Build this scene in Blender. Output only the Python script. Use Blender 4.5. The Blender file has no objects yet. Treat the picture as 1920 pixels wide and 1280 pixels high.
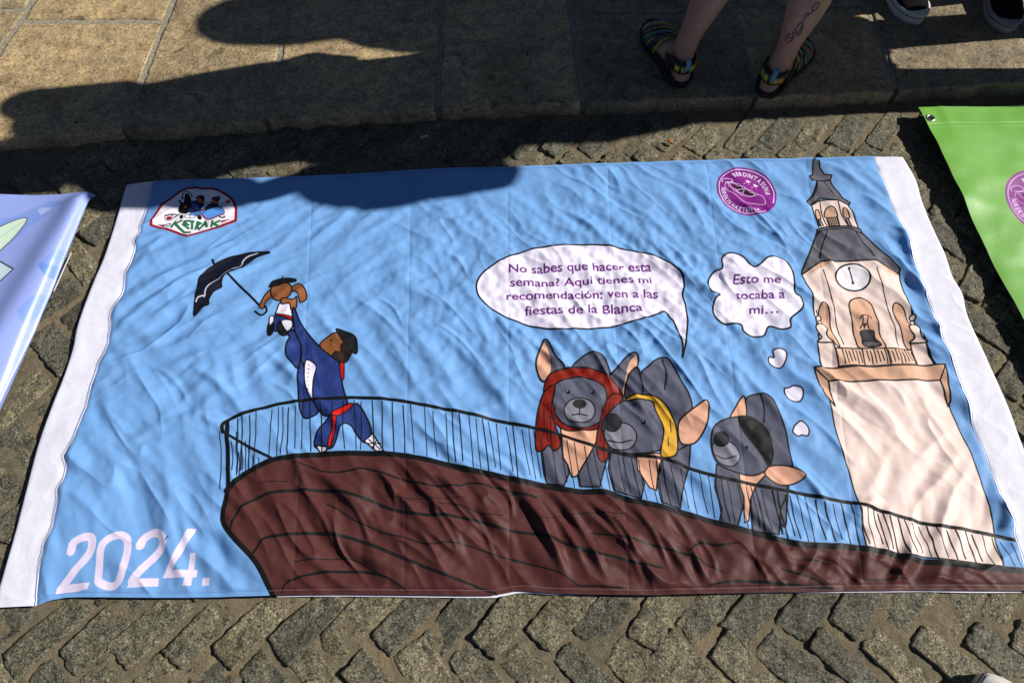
import bpy, bmesh, math, random
import numpy as np
from mathutils import Vector, Matrix, noise
from mathutils.bvhtree import BVHTree

# ------------------------------------------------------------------ camera, sky, sun, exposure
SC = bpy.context.scene
COL = SC.collection
FOC, TILT, CAMH = 1280.0, math.radians(26.6), 1.5      # focal length in 1920-wide pixels
cam_d = bpy.data.cameras.new('camera'); cam = bpy.data.objects.new('camera', cam_d); COL.objects.link(cam)
cam_d.sensor_width = 36.0; cam_d.lens = 36.0*FOC/1920.0; cam_d.clip_start = 0.05; cam_d.clip_end = 200
cam.location = (0, 0, CAMH); cam.rotation_euler = (TILT, 0, 0)
SC.camera = cam
SUN_EL, SUN_AZ = math.radians(38), math.atan(0.09)
w = bpy.data.worlds.new('World'); SC.world = w; w.use_nodes = True
nt = w.node_tree; bgn = nt.nodes['Background']
sky = nt.nodes.new('ShaderNodeTexSky'); sky.sky_type = 'NISHITA'; sky.sun_disc = False
sky.air_density = .5; sky.dust_density = .25; sky.sun_elevation = SUN_EL; sky.sun_rotation = math.pi/2-SUN_AZ
nt.links.new(sky.outputs[0], bgn.inputs[0]); bgn.inputs[1].default_value = 0.05
S = Vector((math.cos(SUN_EL)*math.cos(SUN_AZ), math.cos(SUN_EL)*math.sin(SUN_AZ), math.sin(SUN_EL)))
sun_d = bpy.data.lights.new('sun', 'SUN'); sun_d.energy = 5.0; sun_d.angle = math.radians(0.5); sun_d.color = (1.0, 0.955, 0.89)
sun = bpy.data.objects.new('sun', sun_d); COL.objects.link(sun); sun.rotation_euler = S.to_track_quat('Z', 'Y').to_euler(); sun.location = (4, 0, 4)
SC.view_settings.view_transform = 'Standard'; SC.view_settings.look = 'None'; SC.view_settings.gamma = 1.0
SC.view_settings.exposure = 0.13
random.seed(4)

# ------------------------------------------------------------------ helpers
CT, ST = math.cos(TILT), math.sin(TILT)
def gnd(x, y, z=0.0):
    """where the photo's pixel (x, y) meets the height z"""
    u = (x-960)/FOC; v = (y-640)/FOC
    k = (CAMH-z)/(CT+v*ST)
    return (u*k, (ST-v*CT)*k)
def gndA(P, z=0.0):
    P = np.asarray(P, float); u = (P[:, 0]-960)/FOC; v = (P[:, 1]-640)/FOC
    k = (CAMH-z)/(CT+v*ST)
    return np.stack([u*k, (ST-v*CT)*k], 1)
def pxm(y):                       # pixels per metre on the ground at picture row y
    v = (y-640)/FOC
    return FOC*(CT+v*ST)/CAMH

_rng = np.random.RandomState(7)
_perm = np.concatenate([_rng.permutation(512)]*3)
_grad = np.stack([np.cos(np.linspace(0, 2*np.pi, 64, endpoint=False)), np.sin(np.linspace(0, 2*np.pi, 64, endpoint=False))], 1)
def pn(x, y, seed=0):
    """2-D gradient noise on numpy arrays, about -0.7..0.7"""
    x = x+seed*17.31; y = y+seed*9.77
    xi = np.floor(x).astype(int); yi = np.floor(y).astype(int); xf = x-xi; yf = y-yi
    xi &= 511; yi &= 511
    def g(ax, ay, fx, fy):
        h = _perm[_perm[ax & 511]+(ay & 511)] & 63
        return _grad[h, 0]*fx+_grad[h, 1]*fy
    u = xf*xf*xf*(xf*(xf*6-15)+10); v = yf*yf*yf*(yf*(yf*6-15)+10)
    a = g(xi, yi, xf, yf); b = g(xi+1, yi, xf-1, yf); c = g(xi, yi+1, xf, yf-1); d = g(xi+1, yi+1, xf-1, yf-1)
    return (a+(b-a)*u)+((c+(d-c)*u)-(a+(b-a)*u))*v
def fbm(x, y, o=3, seed=0):
    s = 0; a = 1.0
    for i in range(o):
        s = s+a*pn(x*2**i, y*2**i, seed+i*3); a *= .5
    return s

def mesh_np(name, V, F, smooth=True):
    """mesh from numpy verts (n,3) and quads (m,4)"""
    me = bpy.data.meshes.new(name); V = np.asarray(V, np.float32); F = np.asarray(F, np.int32)
    me.vertices.add(len(V)); me.vertices.foreach_set('co', V.ravel())
    k = F.shape[1]
    me.loops.add(F.size); me.loops.foreach_set('vertex_index', F.ravel())
    me.polygons.add(len(F)); me.polygons.foreach_set('loop_start', np.arange(0, F.size, k, dtype=np.int32))
    me.update(calc_edges=True); me.validate()
    me.polygons.foreach_set('use_smooth', np.full(len(me.polygons), smooth))
    return me
def gridF(nu, nv, off=0):
    i = np.arange((nu-1)*(nv-1)); r = i//(nu-1); c = i % (nu-1); a = r*nu+c+off
    return np.stack([a, a+1, a+nu+1, a+nu], 1)
def tag(o, label=None, cat=None, group=None, kind=None):
    for k, v in (('label', label), ('category', cat), ('group', group), ('kind', kind)):
        if v: o[k] = v
    return o
def link(name, me, mat=None, parent=None):
    o = bpy.data.objects.new(name, me); COL.objects.link(o)
    if mat is not None:
        me.materials.clear(); me.materials.append(mat)
    if parent is not None: o.parent = parent
    return o
def empty(name, loc=(0, 0, 0)):
    o = bpy.data.objects.new(name, None); COL.objects.link(o); o.location = loc; o.empty_display_size = .1; return o
def rgb(r, g, b):
    f = lambda c: (c/12.92 if c <= .04045 else ((c+.055)/1.055)**2.4)
    return (f(r/255), f(g/255), f(b/255), 1)

class Nodes:
    def __init__(s, name, rough=.8, spec=.3):
        s.m = bpy.data.materials.new(name); s.m.use_nodes = True; s.t = s.m.node_tree
        s.b = s.t.nodes['Principled BSDF']; s.b.inputs['Roughness'].default_value = rough; s.b.inputs['Specular IOR Level'].default_value = spec
    def n(s, typ, **kw):
        x = s.t.nodes.new(typ)
        for k, v in kw.items(): setattr(x, k, v)
        return x
    def l(s, a, b): s.t.links.new(a, b)
    def noise(s, scale, detail=3, rough=.55, vec=None, dist=0):
        x = s.n('ShaderNodeTexNoise'); x.inputs['Scale'].default_value = scale; x.inputs['Detail'].default_value = detail
        x.inputs['Roughness'].default_value = rough; x.inputs['Distortion'].default_value = dist
        if vec is not None: s.l(vec, x.inputs['Vector'])
        return x.outputs['Fac']
    def vor(s, scale, vec=None, out='Distance'):
        x = s.n('ShaderNodeTexVoronoi'); x.inputs['Scale'].default_value = scale
        if vec is not None: s.l(vec, x.inputs['Vector'])
        return x.outputs[out]
    def ramp(s, fac, stops, interp='LINEAR'):
        x = s.n('ShaderNodeValToRGB'); x.color_ramp.interpolation = interp; e = x.color_ramp.elements
        while len(e) < len(stops): e.new(.5)
        for q, (p, c) in zip(e, stops): q.position = p; q.color = c
        s.l(fac, x.inputs[0]); return x.outputs[0]
    def mix(s, fac, a, b, mode='MIX'):
        x = s.n('ShaderNodeMix', data_type='RGBA', blend_type=mode)
        for inp, v in ((x.inputs[0], fac), (x.inputs[6], a), (x.inputs[7], b)):
            if hasattr(v, 'links'): s.l(v, inp)
            else: inp.default_value = v
        return x.outputs[2]
    def math(s, op, a, b=0.0):
        x = s.n('ShaderNodeMath', operation=op)
        for inp, v in ((x.inputs[0], a), (x.inputs[1], b)):
            if hasattr(v, 'links'): s.l(v, inp)
            else: inp.default_value = v
        return x.outputs[0]
    def bump(s, h, dist, strength=1.0, prev=None):
        x = s.n('ShaderNodeBump'); x.inputs['Strength'].default_value = strength; x.inputs['Distance'].default_value = dist
        s.l(h, x.inputs['Height'])
        if prev is not None: s.l(prev, x.inputs['Normal'])
        return x.outputs[0]
    def pos(s): return s.n('ShaderNodeNewGeometry').outputs['Position']
    def col(s, c): 
        if hasattr(c, 'links'): s.l(c, s.b.inputs['Base Color'])
        else: s.b.inputs['Base Color'].default_value = c
    def nrm(s, x): s.l(x, s.b.inputs['Normal'])

def granite(name, base, dark, light, tint, bmp, grain=260, k=1.0):
    """speckled rough granite: mica, quartz and feldspar grains over stains"""
    N = Nodes(name, .78, .35); P = N.pos()
    rnd = N.n('ShaderNodeObjectInfo').outputs['Random']
    big = N.noise(9, 3, .6, P)
    c = N.ramp(big, [(.3, base), (.7, tint)])
    g1 = N.noise(grain, 3, .7, P)
    c = N.mix(N.ramp(g1, [(.50, (0, 0, 0, 1)), (.62, (k, k, k, 1))]), c, light)
    g2 = N.noise(grain*.62, 3, .65, P, .4)
    c = N.mix(N.ramp(g2, [(.52, (0, 0, 0, 1)), (.60, (k, k, k, 1))]), c, dark)
    g3 = N.noise(grain*.16, 4, .65, P)
    c = N.mix(.62*k, c, N.ramp(g3, [(.33, (.42, .42, .43, 1)), (.62, (1.25, 1.22, 1.15, 1))]), 'MULTIPLY')
    st = N.noise(26, 4, .6, P, .8)
    c = N.mix(.5, c, N.ramp(st, [(.36, (.50, .52, .50, 1)), (.60, (1.12, 1.1, 1.05, 1))]), 'MULTIPLY')
    v = N.ramp(rnd, [(0, (.66, .68, .70, 1)), (.5, (.98, .97, .92, 1)), (1, (1.30, 1.22, 1.08, 1))])
    c = N.mix(1.0, c, v, 'MULTIPLY'); c = N.mix(.75, c, N.ramp(N.noise(3.6, 5, .65, P, 1.2), [(.36, (.62, .58, .52, 1)), (.5, (.98, .97, .95, 1)), (.66, (1.16, 1.12, 1.04, 1))]), 'MULTIPLY')
    c = N.mix(.8, c, N.ramp(N.noise(17, 3, .5, P, .5), [(.30, (.45, .42, .38, 1)), (.37, (1, 1, 1, 1))]), 'MULTIPLY'); N.col(c)
    r = N.ramp(g1, [(.3, (.85, .85, .85, 1)), (.75, (.38, .38, .38, 1))]); N.l(r, N.b.inputs['Roughness'])
    b = N.bump(N.noise(75, 5, .7, P), bmp*2.6, 1)
    b = N.bump(N.noise(240, 4, .75, P), bmp, 1, b); N.nrm(b)
    return N.m
def plain(name, c, rough=.7, spec=.3, bumpscale=None, bd=.0004, vary=.25):
    N = Nodes(name, rough, spec); P = N.n('ShaderNodeTexCoord').outputs['Object']
    k = N.noise(14, 4, .6, P)
    N.col(N.mix(1.0, c, N.ramp(k, [(.3, (1-vary,)*3+(1,)), (.7, (1, 1, 1, 1))]), 'MULTIPLY'))
    if bumpscale: N.nrm(N.bump(N.noise(bumpscale, 3, .6, P), bd))
    return N.m
# ------------------------------------------------------------------ outlines of the banners and the kerb, on the ground
def curve(P, n, z=0.0, conv=True):
    """evenly spaced points along a smooth line through P"""
    P = gndA(P, z) if conv else np.asarray(P, float)
    Q = np.vstack([2*P[0]-P[1], P, 2*P[-1]-P[-2]]); out = []
    for i in range(1, len(Q)-2):
        t = np.linspace(0, 1, 24, endpoint=(i == len(Q)-3))[:, None]
        a, b, c, d = Q[i-1], Q[i], Q[i+1], Q[i+2]
        out.append(.5*((2*b)+(-a+c)*t+(2*a-5*b+4*c-d)*t*t+(-a+3*b-3*c+d)*t**3))
    out = np.vstack(out); L = np.r_[0, np.cumsum(np.hypot(*np.diff(out, axis=0).T))]
    s = np.linspace(0, L[-1], n)
    return np.stack([np.interp(s, L, out[:, 0]), np.interp(s, L, out[:, 1])], 1)
SEAM_L = [(288,340),(282,374),(255,464),(242,505),(232,545),(215,585),(202,653),(183,693),(171,727),(165,760),(152,790),(138,835),(124,885),(101,982),(77,1066),(68,1135)]
EDGE_L = [(235,347),(215,414),(193,481),(170,535),(144,606),(134,653),(118,703),(97,755),(70,830),(47,916),(30,982),(2,1080),(-16,1139)]
SEAM_R = [(1638,294),(1652,334),(1667,374),(1689,429),(1705,479),(1728,534),(1744,574),(1751,600),(1782,680),(1812,760),(1827,806),(1850,864),(1864,904),(1879,948),(1899,997),(1905,1017),(1916,1055),(1930,1107)]
EDGE_R = [(1695,295),(1718,334),(1731,377),(1751,426),(1774,475),(1787,515),(1807,551),(1817,593),(1852,670),(1892,760),(1920,835),(1958,930),(1990,1010),(2022,1102)]
TOP = [(288,340),(400,336),(500,333),(640,327),(830,316),(950,313),(1240,303),(1400,299),(1550,296),(1638,294)]
BOT = [(68,1135),(90,1127),(112,1122),(150,1119),(350,1120),(510,1116),(640,1114),(900,1116),(940,1113),(980,1107),(1050,1112),(1200,1115),(1300,1113),(1500,1109),(1700,1106),(1930,1107)]
def inside(P, X, Y):
    r = np.zeros(np.shape(X), bool); n = len(P)
    for i in range(n):
        x0, y0 = P[i]; x1, y1 = P[(i+1) % n]
        c = (y0 > Y) != (y1 > Y)
        with np.errstate(divide='ignore', invalid='ignore'):
            r ^= c & (X < (x1-x0)*(Y-y0)/(y1-y0+1e-12)+x0)
    return r
OUT = np.vstack([curve(EDGE_L, 40)[::-1], curve(TOP, 40), curve(EDGE_R, 40), curve(BOT, 40)[::-1]])
# neighbours: corner, direction of the near edge, direction of the top edge
LB_C = np.array(gnd(178, 362, .012)); LB_E = np.array(gnd(0, 757, .012))-LB_C; LB_E /= np.hypot(*LB_E)
LB_T = np.array(gnd(0, 368, .012))-LB_C; LB_T /= np.hypot(*LB_T)
GB_C = np.array(gnd(1720, 204, .03)); GB_E = np.array(gnd(1920, 602, .03))-GB_C; GB_E /= np.hypot(*GB_E)
GB_T = np.array(gnd(1920, 187, .03))-GB_C; GB_T /= np.hypot(*GB_T)
def para(C, E, T, e, t): return np.array([C, C+T*t, C+T*t+E*e, C+E*e])
LBP = para(LB_C, LB_E, LB_T, 1.3, 1.6); GBP = para(GB_C, GB_E, GB_T, 1.25, 1.6)
SLAB_Z = .038
KERB = curve([(-500,292),(0,258),(320,236),(640,213),(860,200),(1100,190),(1240,186),(1500,177),(1800,161),(1920,152),(2500,118)], 200, SLAB_Z)
def kerb_y(x): return np.interp(x, KERB[:, 0], KERB[:, 1])

# ------------------------------------------------------------------ ground: far sheet, mortar bed, setts
M_far = granite('far_paving', (.16, .15, .13, 1), (.03, .03, .03, 1), (.4, .38, .34, 1), (.12, .115, .10, 1), .001)
fv = [(-40, -40, -.06), (40, -40, -.06), (40, 40, -.06), (-40, 40, -.06)]
tag(link('ground', mesh_np('ground', fv, [[0, 1, 2, 3]], False), M_far), kind='structure', label='paved square running on beyond the cobbles')

def mortar_h(X, Y):
    return -.0080+.0045*fbm(X*16, Y*16, 3, 5)+.0022*pn(X*70, Y*70, 6)+.0012*pn(X*190, Y*190, 7)
N = Nodes('sand_mortar', .92, .2); P = N.pos()
c = N.ramp(N.noise(60, 4, .7, P), [(.3, (.165, .144, .096, 1)), (.7, (.285, .252, .178, 1))])
c = N.mix(.8, c, N.ramp(N.noise(520, 2, .7, P), [(.32, (.35, .34, .32, 1)), (.56, (1.15, 1.12, 1.1, 1))]), 'MULTIPLY')
c = N.mix(.8, c, N.ramp(N.noise(4, 3, .6, P), [(.35, (.62, .66, .68, 1)), (.65, (1.12, 1.0, .86, 1))]), 'MULTIPLY')
N.col(c); N.nrm(N.bump(N.noise(210, 5, .75, P), .004)); M_mortar = N.m
paving = empty('cobbled_paving')
tag(paving, 'herringbone cobbled paving of grey granite setts', None, None, 'structure')
xs = np.linspace(-2.6, 2.6, 760); ys = np.linspace(-.9, 1.9, 430)
X, Y = np.meshgrid(xs, ys); 
V = np.stack([X, np.minimum(Y, kerb_y(X)+.01), mortar_h(X, Y)], -1).reshape(-1, 3)
bed = link('mortar_bed', mesh_np('mortar_bed', V, gridF(760, 430)), M_mortar, paving)

M_sett = granite('sett_granite', (.185, .172, .118, 1), (.034, .034, .029, 1), (.44, .425, .33, 1), (.135, .130, .092, 1), .0024, 260, .85)
B = .128; SW = .0735; LL = .180
tilt = .035; ct, st_ = math.cos(math.atan(tilt)), math.sin(math.atan(tilt))
p0 = np.array(gnd(960, 1281)); pitch = .0735*math.sqrt(2)
rs = random.Random(11)
def sett_mesh(C4, zt, seed, nu=34, nv=18):
    """one split granite block: rounded rough outline, uneven worn top"""
    u = np.linspace(-1, 1, nu); v = np.linspace(-1, 1, nv); U, Vv = np.meshgrid(u, v)
    # denser towards the rim
    U = np.sign(U)*(1-(1-abs(U))**1.35); Vv = np.sign(Vv)*(1-(1-abs(Vv))**1.35)
    k = 1-.035*(U**6)*(Vv**6)-.02*(U**2)*(Vv**2)
    a, b = (U*k+1)/2, (Vv*k+1)/2
    P = ((1-a)*(1-b))[..., None]*C4[0]+(a*(1-b))[..., None]*C4[1]+(a*b)[..., None]*C4[2]+((1-a)*b)[..., None]*C4[3]
    c = P.reshape(-1, 2).mean(0)
    rim = np.maximum(abs(U), abs(Vv))
    wob = 1+(.09*pn(P[..., 0]*22, P[..., 1]*22, seed % 40)+.07*pn(P[..., 0]*60, P[..., 1]*60, 3)+.04*pn(P[..., 0]*150, P[..., 1]*150, 3))*rim**3
    P = c+(P-c)*wob[..., None]
    ed = np.minimum(1, (1-np.minimum(rim, .999))*8)
    tx, ty = rs.uniform(-.055, .055), rs.uniform(-.055, .055)
    Z = zt+(P[..., 0]-c[0])*tx+(P[..., 1]-c[1])*ty
    Z = Z+.0052*fbm(P[..., 0]*24, P[..., 1]*24, 2, seed % 31)+.0032*pn(P[..., 0]*62, P[..., 1]*62, 9)+.0022*pn(P[..., 0]*150, P[..., 1]*150, 12)+.0012*pn(P[..., 0]*330, P[..., 1]*330, 14)
    Z = Z-.004-.0055*(1-ed)**2
    Z = np.where(rim > .995, -.03, Z)
    Y2 = np.minimum(P[..., 1], kerb_y(P[..., 0])-.004)
    return np.stack([P[..., 0], Y2, Z], -1).reshape(-1, 3), gridF(nu, nv)
def visible_sett(C4):
    pts = [C4.mean(0)]+[C4.mean(0)+(q-C4.mean(0))*.9 for q in C4]
    for x, y in pts:
        zc = CAMH*CT+y*ST; 
        px = 960+FOC*x/(CAMH*CT+y*ST); v = (CAMH*ST-y*CT)/(CAMH*CT+y*ST); py = 640+FOC*v
        if -40 < px < 1960 and -40 < py < 1310:
            if not (inside(OUT, np.array(x), np.array(y)) or inside(LBP, np.array(x), np.array(y)) or inside(GBP, np.array(x), np.array(y))): return True
    return False
restV, restF, off = [], [], 0
cands = []
for k in range(-10, 17):
    for i in range(-28, 29):
        q = k*B+.0*B; d = 1 if k % 2 else -1
        px_ = i*pitch+(0 if k % 2 else pitch*.5)
        c = np.array([p0[0]+px_*ct-q*st_, p0[1]+px_*st_+q*ct])
        c += [rs.uniform(-.004, .004), rs.uniform(-.004, .004)]
        a = math.radians(45+rs.uniform(-5, 5)+2)*(1 if d > 0 else -1)+math.atan(tilt)
        ax = np.array([math.cos(a), math.sin(a)]); ay = np.array([-ax[1], ax[0]])
        Lh = (LL-.004+rs.uniform(-.020, .006))/2; Wh = (SW+.000+rs.uniform(-.014, .006))/2
        C4 = np.array([c-ax*Lh-ay*Wh, c+ax*Lh-ay*Wh, c+ax*Lh+ay*Wh, c-ax*Lh+ay*Wh])
        C4 += np.array([[rs.uniform(-.006, .006) for _ in range(2)] for _ in range(4)])
        if c[1] > kerb_y(c[0])-.030: continue
        cands.append((C4, rs.uniform(-.003, .004), rs.randrange(1000)))
nset = 0
for C4, zt, sd in cands:
    if visible_sett(C4):
        V, F = sett_mesh(C4, zt, sd)
        o = link('sett', mesh_np('sett', V, F), M_sett, paving); nset += 1
    else:
        c = C4.mean(0)
        inn = all(inside(OUT, np.array(c[0]+dx), np.array(c[1]+dy)) for dx in (-.1, .1) for dy in (-.1, .1))
        if inn: continue
        V, F = sett_mesh(C4, zt-.002, sd, 10, 7)
        restV.append(V); restF.append(F+off); off += len(V)
o = link('sett_remainder', mesh_np('sett_remainder', np.vstack(restV), np.vstack(restF)), M_sett, paving); o['kind'] = 'stuff'
print('setts', nset, 'rest', len(restV))

# ------------------------------------------------------------------ raised granite flagstones behind the kerb line
M_slab = granite('flagstone_granite', (.45, .35, .21, 1), (.10, .078, .05, 1), (.66, .56, .40, 1), (.29, .23, .145, 1), .0013, 230, .62)
N = Nodes('pale_joint_mortar', .9, .2); P = N.pos()
N.col(N.ramp(N.noise(90, 4, .7, P), [(.25, (.13, .115, .08, 1)), (.5, (.30, .27, .20, 1)), (.7, (.42, .385, .30, 1))])); N.nrm(N.bump(N.noise(200, 3, .7, P), .0015)); M_joint = N.m
pavement = empty('raised_pavement'); tag(pavement, 'raised pavement of broad granite flagstones behind the cobbles', None, None, 'structure')
JT = [(-900,-1010),(-500,-600),(-190,-400),(62,-88),(325,234),(545,497),(829,820),(1066,1102),(1368,1432),(1622,1705),(1880,2015),(2180,2380),(2500,2800)]
CUTS = [60, -40, 20, 41, -75, -90, -60, 29, 14, -20, 10, -30, 0]
def at_far(i, ypx):                    # joint i at picture row ypx
    a = np.array(gnd(JT[i][0], 0, SLAB_Z)); b = np.array(gnd(JT[i][1], 230, SLAB_Z)); Yt = gnd(0, ypx, SLAB_Z)[1]
    t = (Yt-a[1])/(b[1]-a[1]); return a+(b-a)*t
def kerb_pt(i):
    a = at_far(i, 230); b = at_far(i, 150)
    for _ in range(8):
        t = (kerb_y(a[0])-a[1])/(b[1]-a[1]+1e-9); a = a+(b-a)*t
    return a
def flag(C4, seed, nu, nv, front):
    u = np.linspace(0, 1, nu); v = np.linspace(0, 1, nv); U, Vv = np.meshgrid(u, v)
    P = ((1-U)*(1-Vv))[..., None]*C4[0]+(U*(1-Vv))[..., None]*C4[1]+(U*Vv)[..., None]*C4[2]+((1-U)*Vv)[..., None]*C4[3]
    if front:
        bl = (1-Vv)**6
        P[..., 1] = P[..., 1]*(1-bl)+bl*kerb_y(P[..., 0])-.006*bl*(1+1.5*pn(P[..., 0]*13, P[..., 0]*0+seed, 3))
    W = np.hypot(*(C4[1]-C4[0])); H = np.hypot(*(C4[3]-C4[0]))
    dm = np.minimum(np.minimum(U, 1-U)*W, np.minimum(Vv, 1-Vv)*H)
    jag = .0035*pn(P[..., 0]*60, P[..., 1]*60, 8)+.0065*pn(P[..., 0]*15, P[..., 1]*15, 8)
    c = C4.mean(0); P = P+(jag*(dm < .01))[..., None]
    Z = SLAB_Z+.0016*fbm(P[..., 0]*9, P[..., 1]*9, 2, seed)+.0011*pn(P[..., 0]*70, P[..., 1]*70, 4)+.0010*pn(P[..., 0]*170, P[..., 1]*170, 5)+.0007*pn(P[..., 0]*380, P[..., 1]*380, 6)
    if front: Z = Z-.010*np.clip(1-Vv*H/.022, 0, 1)**2
    Z = Z-.0025*np.clip(1-dm/.007, 0, 1)**2
    rimm = (U == 0) | (U == 1) | (Vv == 0) | (Vv == 1)
    Z = np.where(rimm, -.02, Z)
    return np.stack([P[..., 0], P[..., 1], Z], -1).reshape(-1, 3), gridF(nu, nv)
rs = random.Random(5); G = .0045
def add_flag(C4, front, seed, dens):
    C4 = np.array(C4, float); c = C4.mean(0)
    for j in range(4):
        d = C4[j]-c; C4[j] = C4[j]-np.array([math.copysign(G+rs.uniform(0, .002), d[0]), 0 if (front and j < 2) else math.copysign(G, d[1])])
    W = np.hypot(*(C4[1]-C4[0])); H = np.hypot(*(C4[3]-C4[0]))
    nu, nv = max(12, int(W*dens)), max(12, int(H*dens))
    V, F = flag(C4, seed, nu, nv, front)
    link('flagstone', mesh_np('flagstone', V, F), M_slab, pavement)
for i in range(len(JT)-1):
    a, b = kerb_pt(i), kerb_pt(i+1); c, d = at_far(i+1, CUTS[i]), at_far(i, CUTS[i])
    near = 2 <= i <= 10
    add_flag([a, b, c, d], True, i, 210 if near else 60)
    y2 = 2.62+.09*((i*7) % 3)
    def up(p, q, yy): t = (yy-p[1])/(q[1]-p[1]); return p+(q-p)*t
    e, f = up(b, c, y2), up(a, d, y2)
    add_flag([d, c, e, f], False, i+30, 150 if near else 50)
    add_flag([f, e, e+[(i-6)*.02, .62], f+[(i-6)*.02, .62]], False, i+60, 40)
    g1, g2 = e+[(i-6)*.02, .62], f+[(i-6)*.02, .62]; add_flag([g2, g1, g1+[(i-6)*.02, .70], g2+[(i-6)*.02, .70]], False, i+90, 40)
# joint mortar sheet under the flags, set back from the kerb face
jx = np.linspace(-3.4, 3.4, 500); jv = np.linspace(0, 1, 160)
X, Vv = np.meshgrid(jx, jv); Y = kerb_y(X)+.012+Vv*(2.1)
Y = np.where(Vv == 0, Y-.010, np.where(Vv < .01, Y-.008, Y)); V = np.stack([X, Y, np.where(Vv == 0, -.02, SLAB_Z-.0028)+.0016*fbm(X*45, Y*45, 2, 3)], -1).reshape(-1, 3)
link('joint_mortar', mesh_np('joint_mortar', V, gridF(500, 160)), M_joint, pavement)
# ------------------------------------------------------------------ a small painter for what is printed on the banners
class Print:
    def __init__(s, x0, y0, x1, y1, res, base):
        s.x0, s.y0, s.x1, s.y1, s.res = x0, y0, x1, y1, res
        s.w = int((x1-x0)*res); s.h = int((y1-y0)*res)
        s.a = np.empty((s.h, s.w, 3), np.float32); s.a[:] = np.array(base, np.float32)/255
        s.tf = None; s.z = .014
    def T(s, P):                       # picture/crop coordinates -> texels
        P = np.asarray(P, float)
        if s.tf is not None: P = s.tf(P)
        G_ = gndA(P, s.z); return np.stack([(G_[:, 0]-s.x0)*s.res, (G_[:, 1]-s.y0)*s.res], 1)
    def put(s, cov, X, Y, col):
        col = np.array(col[:3], np.float32)/255
        t = s.a[Y:Y+cov.shape[0], X:X+cov.shape[1]]; c = cov[..., None].astype(np.float32); t += (col-t)*c
    def cover(s, polys):
        A = np.vstack(polys)
        X0 = max(0, int(A[:, 0].min())-1); X1 = min(s.w, int(A[:, 0].max())+3); Y0 = max(0, int(A[:, 1].min())-1); Y1 = min(s.h, int(A[:, 1].max())+3)
        if X1 <= X0+1 or Y1 <= Y0: return None
        SS = 3; H = (Y1-Y0)*SS; W = X1-X0; acc = np.zeros((H, W+1))
        for P in polys:
            n = len(P); Q = np.roll(P, -1, 0)
            for (xa, ya), (xb, yb) in zip(P, Q):
                if ya == yb: continue
                sg = 1.0
                if ya > yb: xa, ya, xb, yb = xb, yb, xa, ya; sg = -1.0
                r0 = max(0, math.ceil((ya-Y0)*SS-.5)); r1 = min(H, math.ceil((yb-Y0)*SS-.5))
                if r1 <= r0: continue
                r = np.arange(r0, r1); yy = Y0+(r+.5)/SS
                x = xa+(yy-ya)*(xb-xa)/(yb-ya)-X0
                x = np.clip(x, 0, W-1e-3); xi = x.astype(int); f = x-xi
                acc[r, xi] += sg*(1-f); acc[r, xi+1] += sg*f
        cv = np.clip(abs(np.cumsum(acc, 1)[:, :W]), 0, 1).reshape(Y1-Y0, SS, W).mean(1)
        return cv, X0, Y0
    def smooth(s, P, closed, sub=8):
        P = np.asarray(P, float); n = len(P)
        if n < 3: return P
        Q = np.vstack([P[-1:], P, P[:2]]) if closed else np.vstack([2*P[0]-P[1], P, 2*P[-1]-P[-2]])
        out = []
        for i in range(1, len(Q)-2):
            t = np.linspace(0, 1, sub, endpoint=False)[:, None]; a, b, c, d = Q[i-1], Q[i], Q[i+1], Q[i+2]
            out.append(.5*((2*b)+(-a+c)*t+(2*a-5*b+4*c-d)*t*t+(-a+3*b-3*c+d)*t**3))
        out = np.vstack(out)
        return out if closed else np.vstack([out, P[-1:]])
    def fill(s, P, col, line=None, w=2.2, sm=True):
        P = s.smooth(P, True) if sm else np.asarray(P, float)
        c = s.cover([s.T(P)])
        if c: s.put(c[0], c[1], c[2], col)
        if line is not None: s.stroke(np.vstack([P, P[:1]]), line, w, sm=False)
    def stroke(s, P, col, w=2.2, sm=True, taper=0.0):
        """w is in picture pixels at that place"""
        P = np.asarray(P, float)
        if sm: P = s.smooth(P, False, 6)
        pic = s.tf(P) if s.tf is not None else P
        sc = s.res/pxm(pic[:, 1].mean())
        Q = s.T(P); R = w*sc/2
        X0 = max(0, int(Q[:, 0].min()-R)-2); X1 = min(s.w, int(Q[:, 0].max()+R)+3); Y0 = max(0, int(Q[:, 1].min()-R)-2); Y1 = min(s.h, int(Q[:, 1].max()+R)+3)
        if X1 <= X0 or Y1 <= Y0: return
        cov = np.zeros((Y1-Y0, X1-X0), np.float32); n = len(Q)
        for i in range(n-1):
            a, b = Q[i], Q[i+1]
            r = R
            if taper: r = R*(1-taper*abs(2*(i+.5)/(n-1)-1)**2)
            xa = max(X0, int(min(a[0], b[0])-r)-2); xb = min(X1, int(max(a[0], b[0])+r)+3); ya = max(Y0, int(min(a[1], b[1])-r)-2); yb = min(Y1, int(max(a[1], b[1])+r)+3)
            if xb <= xa or yb <= ya: continue
            gx = np.arange(xa, xb)[None, :]+.5; gy = np.arange(ya, yb)[:, None]+.5
            d = b-a; L2 = (d**2).sum()+1e-9
            t = np.clip(((gx-a[0])*d[0]+(gy-a[1])*d[1])/L2, 0, 1)
            D = np.hypot(gx-a[0]-t*d[0], gy-a[1]-t*d[1])
            c = np.clip(r-D+.5, 0, 1); v = cov[ya-Y0:yb-Y0, xa-X0:xb-X0]; np.maximum(v, c, out=v)
        s.put(cov, X0, Y0, col)
    def ell(s, cx, cy, rx, ry, col, line=None, w=2, rot=0):
        t = np.linspace(0, 2*np.pi, 40, endpoint=False); c, n = math.cos(math.radians(rot)), math.sin(math.radians(rot))
        x = rx*np.cos(t); y = ry*np.sin(t); s.fill(np.stack([cx+x*c-y*n, cy+x*n+y*c], 1), col, line, w, False)
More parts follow.
